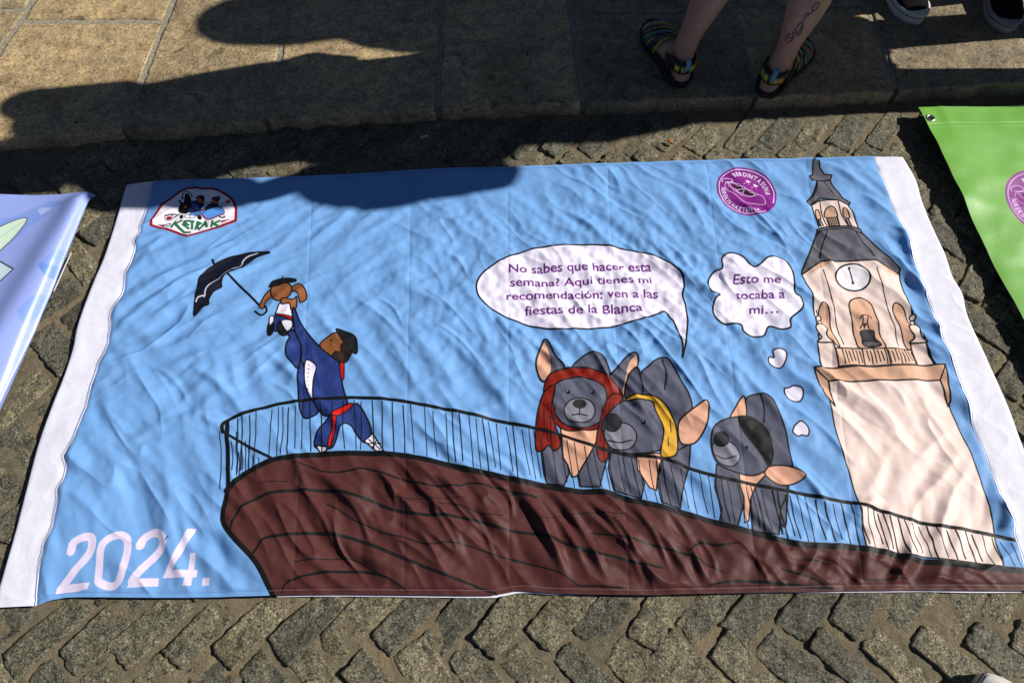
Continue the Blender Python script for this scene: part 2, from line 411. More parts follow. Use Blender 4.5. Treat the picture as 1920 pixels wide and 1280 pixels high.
    def glyphs(s, text, bold=0):
        cu = bpy.data.curves.new('t', 'FONT'); cu.body = text; cu.size = 1; cu.offset = bold; cu.resolution_u = 4
        o = bpy.data.objects.new('t', cu); COL.objects.link(o); dg = bpy.context.evaluated_depsgraph_get()
        me = bpy.data.meshes.new_from_object(o.evaluated_get(dg)); 
        V = np.array([v.co[:2] for v in me.vertices]) if len(me.vertices) else np.zeros((0, 2))
        T3 = [[V[i] for i in p.vertices] for p in me.polygons]
        bpy.data.objects.remove(o); bpy.data.curves.remove(cu); bpy.data.meshes.remove(me); return V, T3
    def text(s, text, a, b, cap, col, bold=0.0):
        """baseline from a to b; cap = a point at capital height above a"""
        V, polys = s.glyphs(text, bold); x0, x1 = V[:, 0].min(), V[:, 0].max()
        A, Bp, Cp = s.T([a, b, cap]); ex = (Bp-A)/(x1-x0); ey = (Cp-A)/.655
        out = []
        for P in polys:
            P = np.array(P); Q = A+(P[:, :1]-x0)*ex+P[:, 1:]*ey
            ar = (Q[:, 0]*np.roll(Q[:, 1], -1)-np.roll(Q[:, 0], -1)*Q[:, 1]).sum()
            out.append(Q if ar > 0 else Q[::-1])
        c = s.cover(out); s.put(c[0], c[1], c[2], col)
    def arc_text(s, text, frame, r, a0, a1, size, col, bold=.02, inward=False):
        """letters along a circle; frame maps unit-circle coordinates (x right, y down) to crop coordinates"""
        G = []; pos = 0.0
        for ch in text:
            if ch == ' ': pos += .30; continue
            V, polys = s.glyphs(ch, bold); w_ = V[:, 0].max()-V[:, 0].min(); G.append((pos+w_/2, (V[:, 0].min()+V[:, 0].max())/2, polys)); pos += w_+.16
        fit = abs(math.radians(a1-a0))*r/((pos-.16)*size)
        for pc, mx, polys in G:
            a = math.radians(a0+(a1-a0)*pc/(pos-.16))
            out = []
            for P in polys:
                P = np.array(P); lx = (P[:, 0]-mx)*size*fit; ly = P[:, 1]*size
                if not inward: rr = r+ly; th = a+lx/r
                else: rr = r-ly; th = a-lx/r
                L = np.stack([rr*np.cos(th), rr*np.sin(th)], 1); Q = s.T(frame(L))
                ar = (Q[:, 0]*np.roll(Q[:, 1], -1)-np.roll(Q[:, 0], -1)*Q[:, 1]).sum(); out.append(Q if ar > 0 else Q[::-1])
            c = s.cover(out)
            if c: s.put(c[0], c[1], c[2], col)
    def image(s, name):
        im = bpy.data.images.new(name, s.w, s.h, alpha=False)
        px = np.ones((s.h, s.w, 4), np.float32); px[..., :3] = s.a; im.pixels.foreach_set(px.ravel()); im.update(); im.pack(); return im
def crop(x0, y0, k):
    return lambda P: np.stack([x0+np.asarray(P)[:, 0]/k, y0+np.asarray(P)[:, 1]/k], 1)

SKY = (116, 165, 221); INK = (14, 14, 16); NAVY = (40, 58, 120); LAV = (236, 230, 250); BROWN = (80, 43, 41)
CREAM = (238, 215, 206); SALMON = (216, 170, 142); SLATE = (98, 98, 108); PLUM = (112, 38, 122); GREY = (88, 90, 108); TAN = (222, 168, 140); SKIN = (140, 86, 52); RED = (200, 24, 24)

# the big banner ------------------------------------------------------------------------------------------------
p = Print(-1.12, .10, 1.18, 1.38, 1500, SKY)
# tower: body, gallery, belfry, roofs, lantern, spire
p.tf = None
p.fill([(1538,690),(1550,740),(1567,815),(1590,885),(1607,944),(1622,1030),(1880,1062),(1866,1010),(1855,950),(1820,850),(1785,770),(1768,700)], CREAM, INK, 2.4, False)
p.tf = crop(1480, 290, 2.56)
p.fill([(60,570),(105,660),(140,900),(150,1020),(700,1010),(600,800),(560,690),(525,570),(415,515),(150,515)], CREAM, INK, 3, False)
p.fill([(60,575),(150,515),(60,570)], SALMON, None, 1, False)
p.fill([(75,580),(150,518),(200,520),(160,540)], SALMON, None, 1, False)
p.fill([(420,520),(520,575),(510,585),(440,545)], SALMON, None, 1, False)
for q in ([(162,550),(190,650),(225,800),(258,912)], [(412,548),(440,630),(480,760),(528,920)]): p.stroke(q, INK, 1.8)
p.fill([(145,790),(143,740),(158,712),(180,730),(195,780),(205,850),(238,925),(200,900),(160,850)], SALMON, INK, 2.4)
p.fill([(500,760),(498,725),(512,712),(545,740),(570,800),(592,860),(590,925),(565,920),(525,830)], SALMON, INK, 2.4)
p.fill([(282,740),(290,705),(335,685),(385,705),(408,745),(430,850),(456,932),(340,932),(315,880),(300,800)], SALMON, INK, 2.6)
p.ell(303,590,82,60,(246,240,248), INK, 3.2, 12)
p.stroke([(284,546),(296,575),(308,612)], INK, 2.4); p.ell(285,547,6,6,INK); p.ell(308,612,7,6,INK)
p.stroke([(335,790),(345,776),(378,776),(388,792)], INK, 2); p.stroke([(345,780),(350,810),(340,832)], INK, 2); p.stroke([(372,780),(370,810),(382,834)], INK, 2)
p.fill([(350,812),(368,812),(360,838)], INK, None, 1, False)
p.fill([(345,845),(402,845),(412,880),(438,908),(430,920),(380,925),(350,912),(348,880)], (52,50,54), INK, 2.2)
p.ell(393,908,44,14,(86,84,88), INK, 2); p.ell(397,922,9,8,INK)
p.fill([(215,932),(590,932),(612,1010),(238,1015)], (222,184,160), INK, 2.6, False)
for i in range(21):
    x = 248+i*17.0; 
    if abs(x-345) < 8 or abs(x-460) < 8: continue
    p.stroke([(x,938+(i%3)*4),(x+9,970),(x+17,1004-(i%4)*5)], INK, 2.2)
p.stroke([(345,932),(362,1008)], INK, 2.6); p.stroke([(460,932),(482,1008)], INK, 2.6)
p.fill([(130,900),(205,905),(240,1020),(158,1022)], CREAM, INK, 2.6, False)
p.fill([(583,898),(645,898),(692,1008),(615,1012)], CREAM, INK, 2.6, False)
for cx, cy, dx in ((150,0,0),(598,0,0)):
    b = cx-150
    p.fill([(133+b,902),(150+b,880),(128+b,850),(122+b,828),(140+b,814),(165+b,816),(182+b,835),(172+b,862),(185+b,885),(205+b,904)], CREAM, INK, 2.8)
    p.fill([(137+b,812),(136+b,795),(150+b,795),(154+b,812)], CREAM, INK, 2.2)
    p.ell(142+b,783,13,13,CREAM, INK, 2.4); p.stroke([(130+b,745),(138+b,770)], INK, 2.4)
p.fill([(115,1023),(742,1008),(775,1180),(768,1205),(722,1082),(186,1088),(212,1210),(168,1160)], SALMON, INK, 3, False)
p.stroke([(115,1023),(186,1088)], INK, 2.2); p.stroke([(742,1008),(722,1082)], INK, 2.2)
p.fill([(126,385),(180,362),(260,352),(350,392),(470,500),(525,555),(522,575),(415,515),(300,515),(148,515),(62,572),(62,555),(120,410)], SLATE, INK, 3, False)
p.stroke([(178,372),(158,430),(142,498)], INK, 2.4); p.stroke([(305,372),(340,425),(398,495)], INK, 2.4)
p.fill([(126,372),(180,348),(275,350),(332,368),(344,390),(275,362),(182,362),(130,384)], SLATE, INK, 2.4, False)
p.fill([(108,240),(145,222),(230,224),(278,245),(300,300),(322,366),(275,352),(180,350),(140,360),(122,300)], CREAM, INK, 2.6, False)
for q in ([(145,222),(160,300),(180,350)], [(228,224),(245,290),(275,352)]): p.stroke(q, INK, 2)
p.fill([(172,302),(172,268),(192,252),(215,262),(226,302)], SALMON, INK, 2.2)
p.fill([(176,304),(228,304),(236,348),(188,346)], (222,184,160), INK, 2, False)
for i in range(6): p.stroke([(184+i*8,308),(192+i*8,342)], INK, 1.8)
p.fill([(126,282),(128,264),(142,268),(150,308),(132,312)], SALMON, INK, 2); p.fill([(252,282),(256,262),(270,272),(282,312),(262,310)], SALMON, INK, 2)
for q in ([(138,312),(150,350)], [(146,312),(160,345)], [(264,312),(276,350)], [(274,314),(288,355)], [(132,312),(142,345)]): p.stroke(q, INK, 2.6)
p.fill([(83,226),(108,200),(122,165),(130,128),(195,124),(215,165),(250,210),(290,232),(282,246),(230,224),(145,212),(100,242)], SLATE, INK, 2.8, False)
p.stroke([(132,135),(128,170),(112,206)], INK, 1.8); p.stroke([(168,130),(185,165),(212,205)], INK, 1.8)
p.fill([(95,106),(112,96),(110,60),(108,30),(132,30),(142,70),(165,98),(200,104),(196,122),(132,128),(106,128)], SLATE, INK, 2.6, False); p.stroke([(120,14),(121,30)], INK, 4)

# rock, railing
p.tf = None
TL = [(427,921),(447,899),(477,880),(512,864),(544,858),(598,853),(672,851),(752,855),(816,867),(880,882),(945,896),(980,903),(1038,914),(1085,922),(1135,924),(1179,938),(1235,950),(1335,977),(1422,1002),(1491,1020),(1554,1024),(1587,1025),(1653,1034),(1725,1051),(1789,1057),(1847,1064),(1919,1070),(1945,1072)]
rock = [(515,1150),(496,1079),(477,1047),(438,1005),(419,976),(423,950)]+TL+[(1945,1150)]
p.fill(rock, BROWN, None, 1, False)
def rocklines():
    p.tf = crop(400, 720, 3.1217); L_ = (20, 22, 22)
    p.stroke([(470,455),(560,485),(640,515),(720,520),(800,510),(870,497),(940,510),(1040,540),(1150,570),(1300,600),(1430,600),(1500,583),(1600,595),(1750,630),(1873,655)], L_, 4.2, taper=.5)
    p.stroke([(275,582),(330,573),(435,570)], L_, 1.4)
    p.stroke([(105,860),(120,800),(180,715),(300,650),(400,630),(520,622),(700,630),(820,655),(920,685),(1050,735),(1200,765),(1380,775),(1550,805),(1700,850),(1873,880)], L_, 6.2, taper=.35)
    p.stroke([(665,702),(740,740),(820,795),(920,840),(1000,875),(1120,900),(1250,938),(1380,928),(1500,950),(1680,1010),(1780,1030),(1873,1060)], L_, 2.6)
    p.stroke([(238,1000),(300,910),(380,890),(500,878),(640,875),(770,895),(930,945),(1100,1015),(1250,1075),(1420,1140),(1550,1190),(1650,1222)], L_, 6.4, taper=.35)
    p.stroke([(990,650),(1100,672),(1250,674),(1480,668)], L_, 1.2); p.stroke([(1325,703),(1400,705),(1480,725),(1580,765),(1700,770)], L_, 1.8)
    p.stroke([(478,1042),(560,1028),(680,1025),(780,1020),(860,1045),(960,1100)], L_, 2)
    p.stroke([(400,1220),(430,1165),(500,1135),(620,1105),(760,1097),(900,1100),(1000,1125),(1080,1170),(1140,1215)], L_, 5, taper=.4)
    p.tf = crop(960, 880, 3.2)
    p.stroke([(0,375),(120,385),(230,410),(340,455),(450,495),(600,525),(750,565),(900,590)], L_, 6.5, taper=.4)
    p.stroke([(0,145),(60,150),(145,170)], L_, 5); p.stroke([(150,300),(300,280),(450,265),(680,268)], L_, 1.6)
    p.stroke([(0,545),(120,570),(280,620),(350,665),(400,695),(520,700),(650,712)], L_, 3)
    p.stroke([(460,380),(600,398),(750,430),(880,465),(1000,500),(1090,525),(1180,580),(1270,618)], L_, 4.4, taper=.5)
    p.stroke([(1062,485),(1100,450),(1150,438),(1230,455),(1350,440)], L_, 5, taper=.6)
    p.stroke([(1180,695),(1300,672),(1480,675),(1650,690),(1800,705),(1920,712)], L_, 5.5, taper=.4)
    p.stroke([(1612,595),(1700,625),(1800,655),(1900,715)], L_, 4.5, taper=.5); p.stroke([(1740,545),(1820,548),(1895,572)], L_, 4, taper=.5)
    p.tf = crop(1500, 760, 3.4595)
    p.stroke([(290,1065),(350,1100),(450,1130),(550,1130),(620,1120),(700,1125)], L_, 2); p.ell(908,1119,4,4,INK)
    p.tf = None
rocklines()

# three plain dogs behind the railing (generic)
p.tf = crop(980, 620, 3.7647); D = (68, 70, 88)
p.fill([(345,270),(420,190),(500,165),(570,200),(612,320),(560,420),(380,400)], GREY, INK, 2.6)
p.fill([(120,800),(150,1010),(170,1075),(290,1095),(325,1010),(300,850),(270,760)], GREY, INK, 2.8, False)
p.fill([(620,820),(560,1020),(540,1110),(400,1100),(385,1010),(440,900),(480,820)], GREY, INK, 2.8, False)
p.fill([(262,670),(540,680),(520,780),(470,880),(420,960),(380,1030),(345,1035),(315,950),(285,900),(275,780)], TAN, INK, 2.8, False)
p.fill([(150,365),(100,290),(95,200),(130,110),(150,65),(180,80),(230,190),(290,275)], GREY, INK, 3)
p.fill([(148,350),(106,285),(104,205),(138,110),(158,92),(190,190),(195,290)], TAN)
p.fill([(600,345),(680,250),(740,180),(800,168),(810,240),(760,350),(700,470),(620,420)], GREY, INK, 3)
p.fill([(700,455),(720,350),(745,240),(790,190),(806,240),(770,350),(720,465)], TAN)
p.fill([(165,520),(150,400),(210,300),(390,262),(560,300),(690,420),(700,520),(600,640),(540,690),(400,705),(260,680)], (128,28,14), INK, 3)
p.fill([(210,500),(235,380),(400,330),(560,390),(590,500),(545,640),(400,690),(260,630)], GREY, INK, 2.6)
p.fill([(290,560),(330,500),(400,480),(475,500),(510,560),(480,630),(400,652),(320,630)], (128,128,142), INK, 2.2)
p.ell(400,520,48,32,(30,30,36)); p.stroke([(400,550),(400,590)], INK, 2); p.stroke([(345,600),(400,592),(455,602)], INK, 2.2)
for x in (318,490): p.ell(x,440,14,14,INK); p.ell(x-4,436,4,4,(220,220,230))
p.fill([(150,440),(225,400),(200,560),(240,700),(265,800),(225,850),(180,810),(140,850),(90,830),(100,600)], (128,28,14), INK, 3)
p.fill([(600,480),(695,450),(680,560),(560,640),(610,860),(560,930),(520,860),(530,700)], (128,28,14), INK, 3)
for x_ in (120,150,178,205,232,560,585,610,640):
    p.stroke([(x_,520),(x_-8,640),(x_-14+(x_%5)*4,780)], (84,14,8), 2)
p.stroke([(150,560),(155,700)], INK, 1.6); p.stroke([(190,600),(200,760)], INK, 1.6); p.stroke([(575,700),(570,840)], INK, 1.6)
# dog two, yellow scarf
p.fill([(820,330),(900,240),(980,185),(1040,215),(1110,340),(1165,450),(1190,560),(1180,800),(1000,840),(840,500)], GREY, INK, 3)
p.stroke([(985,200),(1010,300),(1000,420)], INK, 3)
p.fill([(622,860),(600,980),(640,1130),(700,1150),(830,1190),(855,1080),(800,900)], GREY, INK, 2.8, False)
p.fill([(1180,800),(1170,960),(1120,1150),(1110,1255),(975,1215),(945,1060),(990,900)], GREY, INK, 2.8, False)
p.fill([(800,880),(990,870),(960,960),(940,1130),(890,1110),(860,1060),(810,980)], TAN, INK, 2.6, False)
p.fill([(720,460),(740,330),(800,265),(830,330),(845,440),(770,480)], D, INK, 3)
p.fill([(1100,650),(1180,570),(1290,500),(1305,600),(1270,720),(1200,800),(1110,790)], TAN, INK, 3)
p.fill([(590,600),(700,500),(830,470),(960,490),(1060,620),(1080,760),(960,850),(780,870),(640,840),(570,740),(560,650)], GREY, INK, 3)
p.fill([(575,700),(620,650),(740,660),(800,740),(760,830),(640,835),(585,770)], (128,128,142), INK, 2.2)
p.ell(628,650,66,62,(34,34,42), INK, 2); p.stroke([(600,775),(680,790),(770,775)], INK, 2.4)
p.ell(850,650,15,15,INK); p.ell(845,645,4,4,(220,220,230))
p.fill([(725,490),(800,452),(920,462),(1010,530),(1070,640),(1090,760),(1075,880),(970,885),(990,700),(940,560),(900,490)], (212,162,50), INK, 3)
p.stroke([(1040,630),(1045,720)], INK, 1.6); p.stroke([(1020,760),(1025,820)], INK, 1.6)
# dog three, black cap
p.tf = crop(1300, 460, 2.2857)
p.fill([(222,662),(285,640),(330,660),(370,740),(400,830),(415,950),(400,1060),(380,1210),(300,1000),(220,760)], GREY, INK, 2.8)
p.stroke([(282,640),(300,700),(300,760)], INK, 2.6)
p.fill([(95,940),(88,1040),(120,1130),(110,1195),(186,1204),(215,1100),(200,960)], GREY, INK, 2.8, False)
p.fill([(310,950),(400,1000),(400,1060),(370,1130),(360,1242),(250,1222),(240,1080),(270,990)], GREY, INK, 2.8, False)
p.fill([(190,960),(310,980),(265,1030),(240,1090),(235,1180),(215,1190),(212,1080),(195,1030)], TAN, INK, 2.4, False)
p.fill([(155,745),(175,700),(212,648),(225,700),(215,745)], TAN, INK, 2.6)
p.fill([(85,780),(160,742),(260,745),(330,850),(330,930),(270,985),(180,975),(100,935),(75,860)], GREY, INK, 2.8)
p.fill([(80,860),(110,835),(170,850),(200,905),(165,948),(105,930)], (128,128,142), INK, 2); p.ell(118,832,32,32,(34,34,42), INK, 1.8); p.stroke([(95,900),(130,915),(180,905)], INK, 2)
p.ell(225,868,8,8,INK)
p.fill([(190,738),(260,745),(320,800),(335,880),(322,950),(290,900),(255,850),(215,800)], (22,22,24), INK, 2)
p.fill([(305,985),(325,948),(400,950),(470,985),(440,1018),(370,1028)], TAN, INK, 2.6)

# small figures on the rock: plain folk costume, no faces
p.tf = crop(350, 450, 3.0476)
p.fill([(60,330),(85,220),(155,150),(240,105),(330,80),(420,70),(478,80),(400,105),(350,150),(332,172),(300,180),(240,210),(210,260),(205,280),(160,305),(130,345),(128,375),(95,390),(50,438),(45,400)], (20,22,36), INK, 3)
p.stroke([(60,360),(70,340),(100,328),(108,330),(125,295),(165,262),(203,240),(215,210),(260,175),(308,162),(325,120),(355,95),(405,78)], (200,200,222), 2.4)
p.stroke([(150,120),(163,150)], INK, 4); p.stroke([(245,210),(420,378)], INK, 4.4); p.stroke([(455,385),(462,415),(430,438),(392,412)], INK, 3.6)
p.fill([(415,385),(430,340),(470,290),(510,280),(500,320),(455,350),(445,400)], SKIN, INK, 2.4)
p.fill([(590,290),(640,255),(680,290),(683,340),(650,360),(635,310)], SKIN, INK, 2.4)
p.fill([(480,300),(500,258),(560,245),(600,270),(595,320),(550,352),(505,348)], SKIN, INK, 2.6)
p.fill([(475,262),(500,232),(560,220),(622,228),(620,245),(560,250),(480,272)], (20,22,24), INK, 2.4); p.stroke([(547,210),(548,224)], INK, 2.6)
p.fill([(520,400),(545,362),(590,370),(605,420),(600,450),(515,435)], LAV, INK, 2.4); p.fill([(515,425),(605,445),(606,466),(512,440)], RED, INK, 2, False)
p.fill([(500,440),(600,465),(600,520),(560,520),(500,520)], NAVY, INK, 2.6); p.ell(550,512,30,44,(20,22,24),INK,2,-18); p.ell(480,508,20,42,(20,22,24),INK,2,12)
p.fill([(545,470),(600,465),(605,500),(575,525)], (225,225,240), INK, 2); p.fill([(478,445),(500,440),(498,470),(475,490)], (225,225,240), INK, 2)
p.fill([(550,340),(610,345),(632,330),(625,400),(600,405),(590,370),(545,372)], SKIN, INK, 2.4)
p.fill([(590,560),(580,540),(610,520),(650,600),(640,730),(600,700),(565,650),(575,590)], NAVY, INK, 3)
p.fill([(608,400),(625,410),(660,490),(740,590),(840,670),(875,710),(890,830),(920,935),(900,945),(830,1005),(780,1000),(740,950),(700,900),(660,800),(655,700),(650,600),(620,520)], NAVY, INK, 3)
p.fill([(640,730),(660,700),(690,800),(720,912),(752,980),(690,1022),(655,990),(640,900)], NAVY, INK, 3)
p.fill([(680,685),(740,720),(722,800),(722,912),(690,860),(672,780)], LAV, INK, 2.6)
for i in range(7): p.ell(697-i*1.5+(i>4)*8,712+i*24,3.4,3.4,INK)
p.fill([(762,610),(785,570),(860,535),(900,560),(905,640),(870,690),(820,660)], SKIN, INK, 2.6); p.ell(828,577,6,7,INK)
p.fill([(890,600),(945,600),(950,650),(900,705),(835,670),(850,640),(880,640)], (52,38,34), INK, 2)
p.fill([(857,520),(880,515),(960,550),(975,610),(972,655),(945,645),(900,590)], (20,22,24), INK, 2.4)
p.fill([(875,708),(898,705),(900,760),(895,798),(880,780)], RED, INK, 1.8)
p.fill([(835,1000),(760,1080),(730,1150),(745,1190),(835,1190),(870,1090),(900,1050),(940,1060),(970,1110),(1020,1160),(1055,1110),(1040,1040),(990,950),(950,940)], NAVY, INK, 3)
p.fill([(833,1005),(850,975),(930,935),(950,942),(930,965),(860,1010)], RED, INK, 2.2); p.fill([(835,1015),(860,1020),(850,1080),(832,1175),(808,1175),(825,1090)], RED, INK, 2)
p.fill([(738,1172),(805,1185),(800,1208),(762,1215)], LAV, INK, 2.6, False); p.fill([(1015,1150),(1062,1105),(1130,1212),(1085,1210)], LAV, INK, 2.6, False)
p.stroke([(1030,1165),(1110,1165)], INK, 2.2); p.stroke([(1040,1140),(1110,1200)], INK, 2); p.stroke([(1085,1145),(1060,1195)], INK, 2)

# railing over everything
p.tf = None; BLK = (16, 17, 18)
RT = [(420,812),(418,800),(424,792),(448,779),(512,760),(560,752),(624,747),(676,746),(752,753),(816,765),(880,777),(945,790),(980,798),(1052,817),(1145,846),(1246,862),(1291,879),(1341,894),(1422,911),(1500,926),(1560,938),(1610,946),(1685,968),(1746,983),(1818,994),(1908,1013)]
rx = np.array([q[0] for q in RT[3:]]); ry = np.array([q[1] for q in RT[3:]]); bx = np.array([q[0] for q in TL]); by = np.array([q[1] for q in TL])
rb = random.Random(3)
xs_ = [446,454,469,481,510,522,530,541,554,568,581,601,623,643,664,677,698,717,736,756,770,796,812,836,848,861,879,892,904,915,930,949,961,978,991]
x = 1000
while x < 1905: xs_.append(x); x += rb.choice([9, 12, 14, 16, 19])
for x in xs_:
    ty = np.interp(x, rx, ry); dx = np.interp(x, [440, 640, 1000, 1900], [-3, 1, 14, 22])+rb.uniform(-3, 3)
    byy = np.interp(x+dx, bx, by); y0 = ty+rb.uniform(2, 9); y1 = byy-rb.uniform(1, 16) if x < 1900 else byy-3
    p.stroke([(x, y0), (x+dx*.45+rb.uniform(-1.5, 1.5), (y0+y1)/2), (x+dx, y1)], BLK, rb.choice([1.5, 1.7, 2.2]) if x < 1400 else rb.choice([1.8, 2.4, 3.0]))
for x, a, b in ((414,810,918),(436,830,882),(444,810,892),(449,850,890),(455,838,882),(461,828,884),(467,840,878),(475,855,876),(486,860,872)): p.stroke([(x,a),(x+1.5,(a+b)/2),(x+.5,b)], BLK, 1.7)
p.stroke(RT, BLK, 6.4); p.stroke([(427,792),(428,850),(430,918)], BLK, 8, False)
p.stroke([(420,812),(432,818),(470,840),(514,862)], BLK, 5)
p.stroke([(515,1125),(496,1079),(477,1047),(438,1005),(419,976),(423,945),(430,918)], BLK, 9); p.stroke(TL, BLK, 10.5)
# the tower's edges pass over the sky part only; speech bubble and thought cloud
p.tf = crop(870, 440, 4.2667)
p.fill([(100,440),(112,370),(180,285),(350,185),(520,130),(700,100),(900,85),(1090,92),(1300,125),(1530,180),(1640,240),(1730,315),(1762,400),(1745,485),(1770,580),(1784,700),(1768,850),(1744,985),(1738,880),(1690,740),(1650,670),(1600,620),(1500,662),(1330,712),(1100,755),(900,770),(700,765),(520,730),(350,672),(220,600),(130,520)], LAV, INK, 3.2)
TXT = (104, 42, 120)
p.text('No sabes que hacer esta', (357,312),(1502,284),(357,247), TXT, .016)
p.text('semana? Aqui tienes mi', (367,422),(1502,396),(367,362), TXT, .016)
p.text('recomendación: ven a las', (338,532),(1552,508),(338,472), TXT, .016)
p.text('fiestas de la Blanca', (484,652),(1422,627),(484,585), TXT, .016)
p.tf = crop(1300, 460, 2.2857)
p.fill([(122,100),(120,60),(155,38),(200,50),(262,95),(320,55),(380,60),(425,110),(432,200),(460,225),(465,270),(412,320),(412,355),(370,362),(323,348),(300,388),(250,390),(215,370),(198,340),(130,338),(85,300),(88,240),(112,212),(72,205),(62,160),(85,115)], LAV, INK, 3.2)
p.text('Esto me', (170,164),(372,166),(170,132), TXT, .016); p.text('tocaba a', (180,232),(390,229),(180,196), TXT, .016); p.text('mi…', (238,296),(360,294),(238,262), TXT, .016)
p.fill([(340,452),(370,445),(395,460),(392,495),(375,525),(345,520),(322,500),(325,478),(345,480)], LAV, INK, 2.6)
p.fill([(392,612),(410,608),(430,600),(462,612),(470,640),(455,668),(420,665),(398,645)], LAV, INK, 2.6)
p.fill([(435,770),(455,755),(475,768),(490,795),(485,818),(460,815),(445,820),(422,805),(425,785)], LAV, INK, 2.6)

# year
p.tf = crop(60, 960, 4.1739); W_ = (226, 214, 240)
p.stroke([(305,308),(330,240),(400,200),(460,195),(478,240),(450,320),(340,450),(225,600)], W_, 15)
p.fill([(180,640),(205,580),(300,562),(458,548),(440,602),(330,622)], W_, None, 1, False)
def ring(P, w): p.stroke(P+[P[0], P[1]], W_, w)
ring([(700,178),(745,210),(752,290),(722,440),(670,560),(600,578),(530,545),(522,500),(540,300),(600,210)], 14)
p.stroke([(845,262),(870,205),(930,165),(990,165),(1028,215),(1005,290),(930,370),(850,460),(790,540)], W_, 15)
p.fill([(748,592),(775,530),(870,518),(992,515),(990,580),(860,585)], W_, None, 1, False)
p.fill([(1222,130),(1292,130),(1200,280),(1110,440),(1098,452),(1298,450),(1286,508),(1020,514),(1060,420),(1150,250)], W_, None, 1, False)
p.fill([(1240,320),(1290,320),(1270,450),(1250,576),(1182,576),(1225,450)], W_, None, 1, False)
p.fill([(1336,512),(1393,512),(1385,572),(1328,574)], W_, None, 1, False)
p.stroke([(1052,215),(1062,198),(1075,190)], INK, 1.6)

# association crest, top left
p.tf = crop(220, 330, 7.3846); CR = (142, 18, 34); GRN = (44, 108, 76)
crest = [(465,680),(480,620),(540,530),(640,415),(760,320),(880,240),(990,190),(1090,180),(1210,200),(1310,188),(1420,215),(1540,285),(1610,355),(1645,460),(1650,630),(1420,720),(1180,795),(985,855),(840,800),(640,735)]
p.fill(crest, (244,240,250), CR, 4.6, False)
p.fill([(540,675),(670,672),(650,712)], CR, None, 1, False); p.fill([(1448,635),(1590,622),(1445,672)], CR, None, 1, False)
p.fill([(940,300),(960,265),(1000,270),(1015,310),(1035,370),(1025,440),(990,500),(960,530),(880,520),(845,490),(860,430),(870,390),(850,350),(870,340),(890,370),(925,370)], (16,16,18))
for i in range(11):
    a = math.radians(150+i*22); p.ell(975+64*math.cos(a), 295+55*math.sin(a), 9, 9, (16,16,18))
p.ell(905,315,10,10,(16,16,18))
p.fill([(1000,440),(1030,380),(1090,365),(1190,390),(1200,420),(1150,480),(1060,510),(980,505),(990,470)], (28,36,84), INK, .8)
for q in ([(1050,400),(1140,430)], [(1040,425),(1120,455)], [(1070,390),(1050,440)], [(1120,400),(1085,455)]): p.stroke(q, (96,150,220), 1.2)
p.ell(945,432,30,18,(206,110,52), INK, .6); p.fill([(1110,330),(1160,325),(1195,350),(1190,385),(1130,375)], (206,110,52), INK, .6)
p.fill([(1085,335),(1140,290),(1215,300),(1210,345),(1200,390),(1180,350),(1140,325)], (16,16,18))
p.fill([(1160,450),(1250,380),(1320,370),(1250,430),(1180,470)], (244,240,250), INK, .9)
p.fill([(1220,470),(1290,390),(1390,380),(1400,440),(1370,470),(1260,495)], (28,36,84), INK, .8)
p.fill([(1310,345),(1350,330),(1400,370),(1385,400),(1330,385)], (206,110,52), INK, .6); p.fill([(1310,330),(1340,300),(1420,298),(1425,330),(1400,370),(1360,335)], (28,36,84), INK, .8)
p.stroke([(1390,400),(1450,395),(1520,375)], INK, .9); p.stroke([(1390,428),(1460,425),(1540,395)], INK, .9); p.ell(1537,368,28,26,(206,110,52), INK, .8)
p.fill([(1170,530),(1250,490),(1400,440),(1445,440),(1485,530),(1320,598),(1240,600),(1200,570)], (92,150,226), INK, .8); p.stroke([(1170,540),(1215,590),(1260,602),(1320,595),(1485,530)], CR, 2.8)
p.stroke([(1040,512),(1220,462)], CR, 2); p.fill([(1000,525),(1180,480),(1220,500),(1130,560),(1030,560)], (92,150,226), INK, .8)
for q in ([(1060,515),(1130,555)], [(1120,500),(1165,540)], [(1090,560),(1170,500)]): p.stroke(q, (28,36,84), 1)
p.ell(890,572,26,32,(16,16,18)); p.ell(985,572,55,24,(240,236,246), INK, .9); p.ell(1045,572,40,22,(240,236,246), INK, .9); p.ell(1140,580,30,30,(16,16,18)); p.ell(1455,575,44,24,(16,16,18)); p.ell(1455,568,30,12,(240,236,246))
p.stroke([(800,575),(860,530)], INK, 2.4); p.ell(715,580,60,36,(240,236,246), INK, 1, -12); p.ell(715,585,42,22,CR, None, 1, -12); p.stroke([(665,560),(740,540),(820,538)], INK, 2.2)
def let(L, w=4.4):
    for q in L: p.stroke(q, GRN, w, False)
p.ell(708,685,30,22,(244,240,250), GRN, 2, -35)
let([[(805,640),(760,725)], [(895,635),(815,675)], [(800,670),(870,740),(930,790),(1015,800)]], 5)
let([[(980,635),(920,690)], [(920,690),(990,735)], [(940,640),(1010,635)], [(930,665),(990,690)], [(1040,640),(1035,735)], [(1010,640),(1060,640)]], 4.6)
let([[(1110,640),(1085,745)], [(1110,640),(1155,655),(1100,695)], [(1100,695),(1140,755)]], 4.4)
let([[(1215,630),(1160,725)], [(1215,630),(1245,715)], [(1180,690),(1240,685)]], 4.6); let([[(1320,635),(1310,715)], [(1425,635),(1330,680)], [(1335,675),(1410,715)]], 4.6)

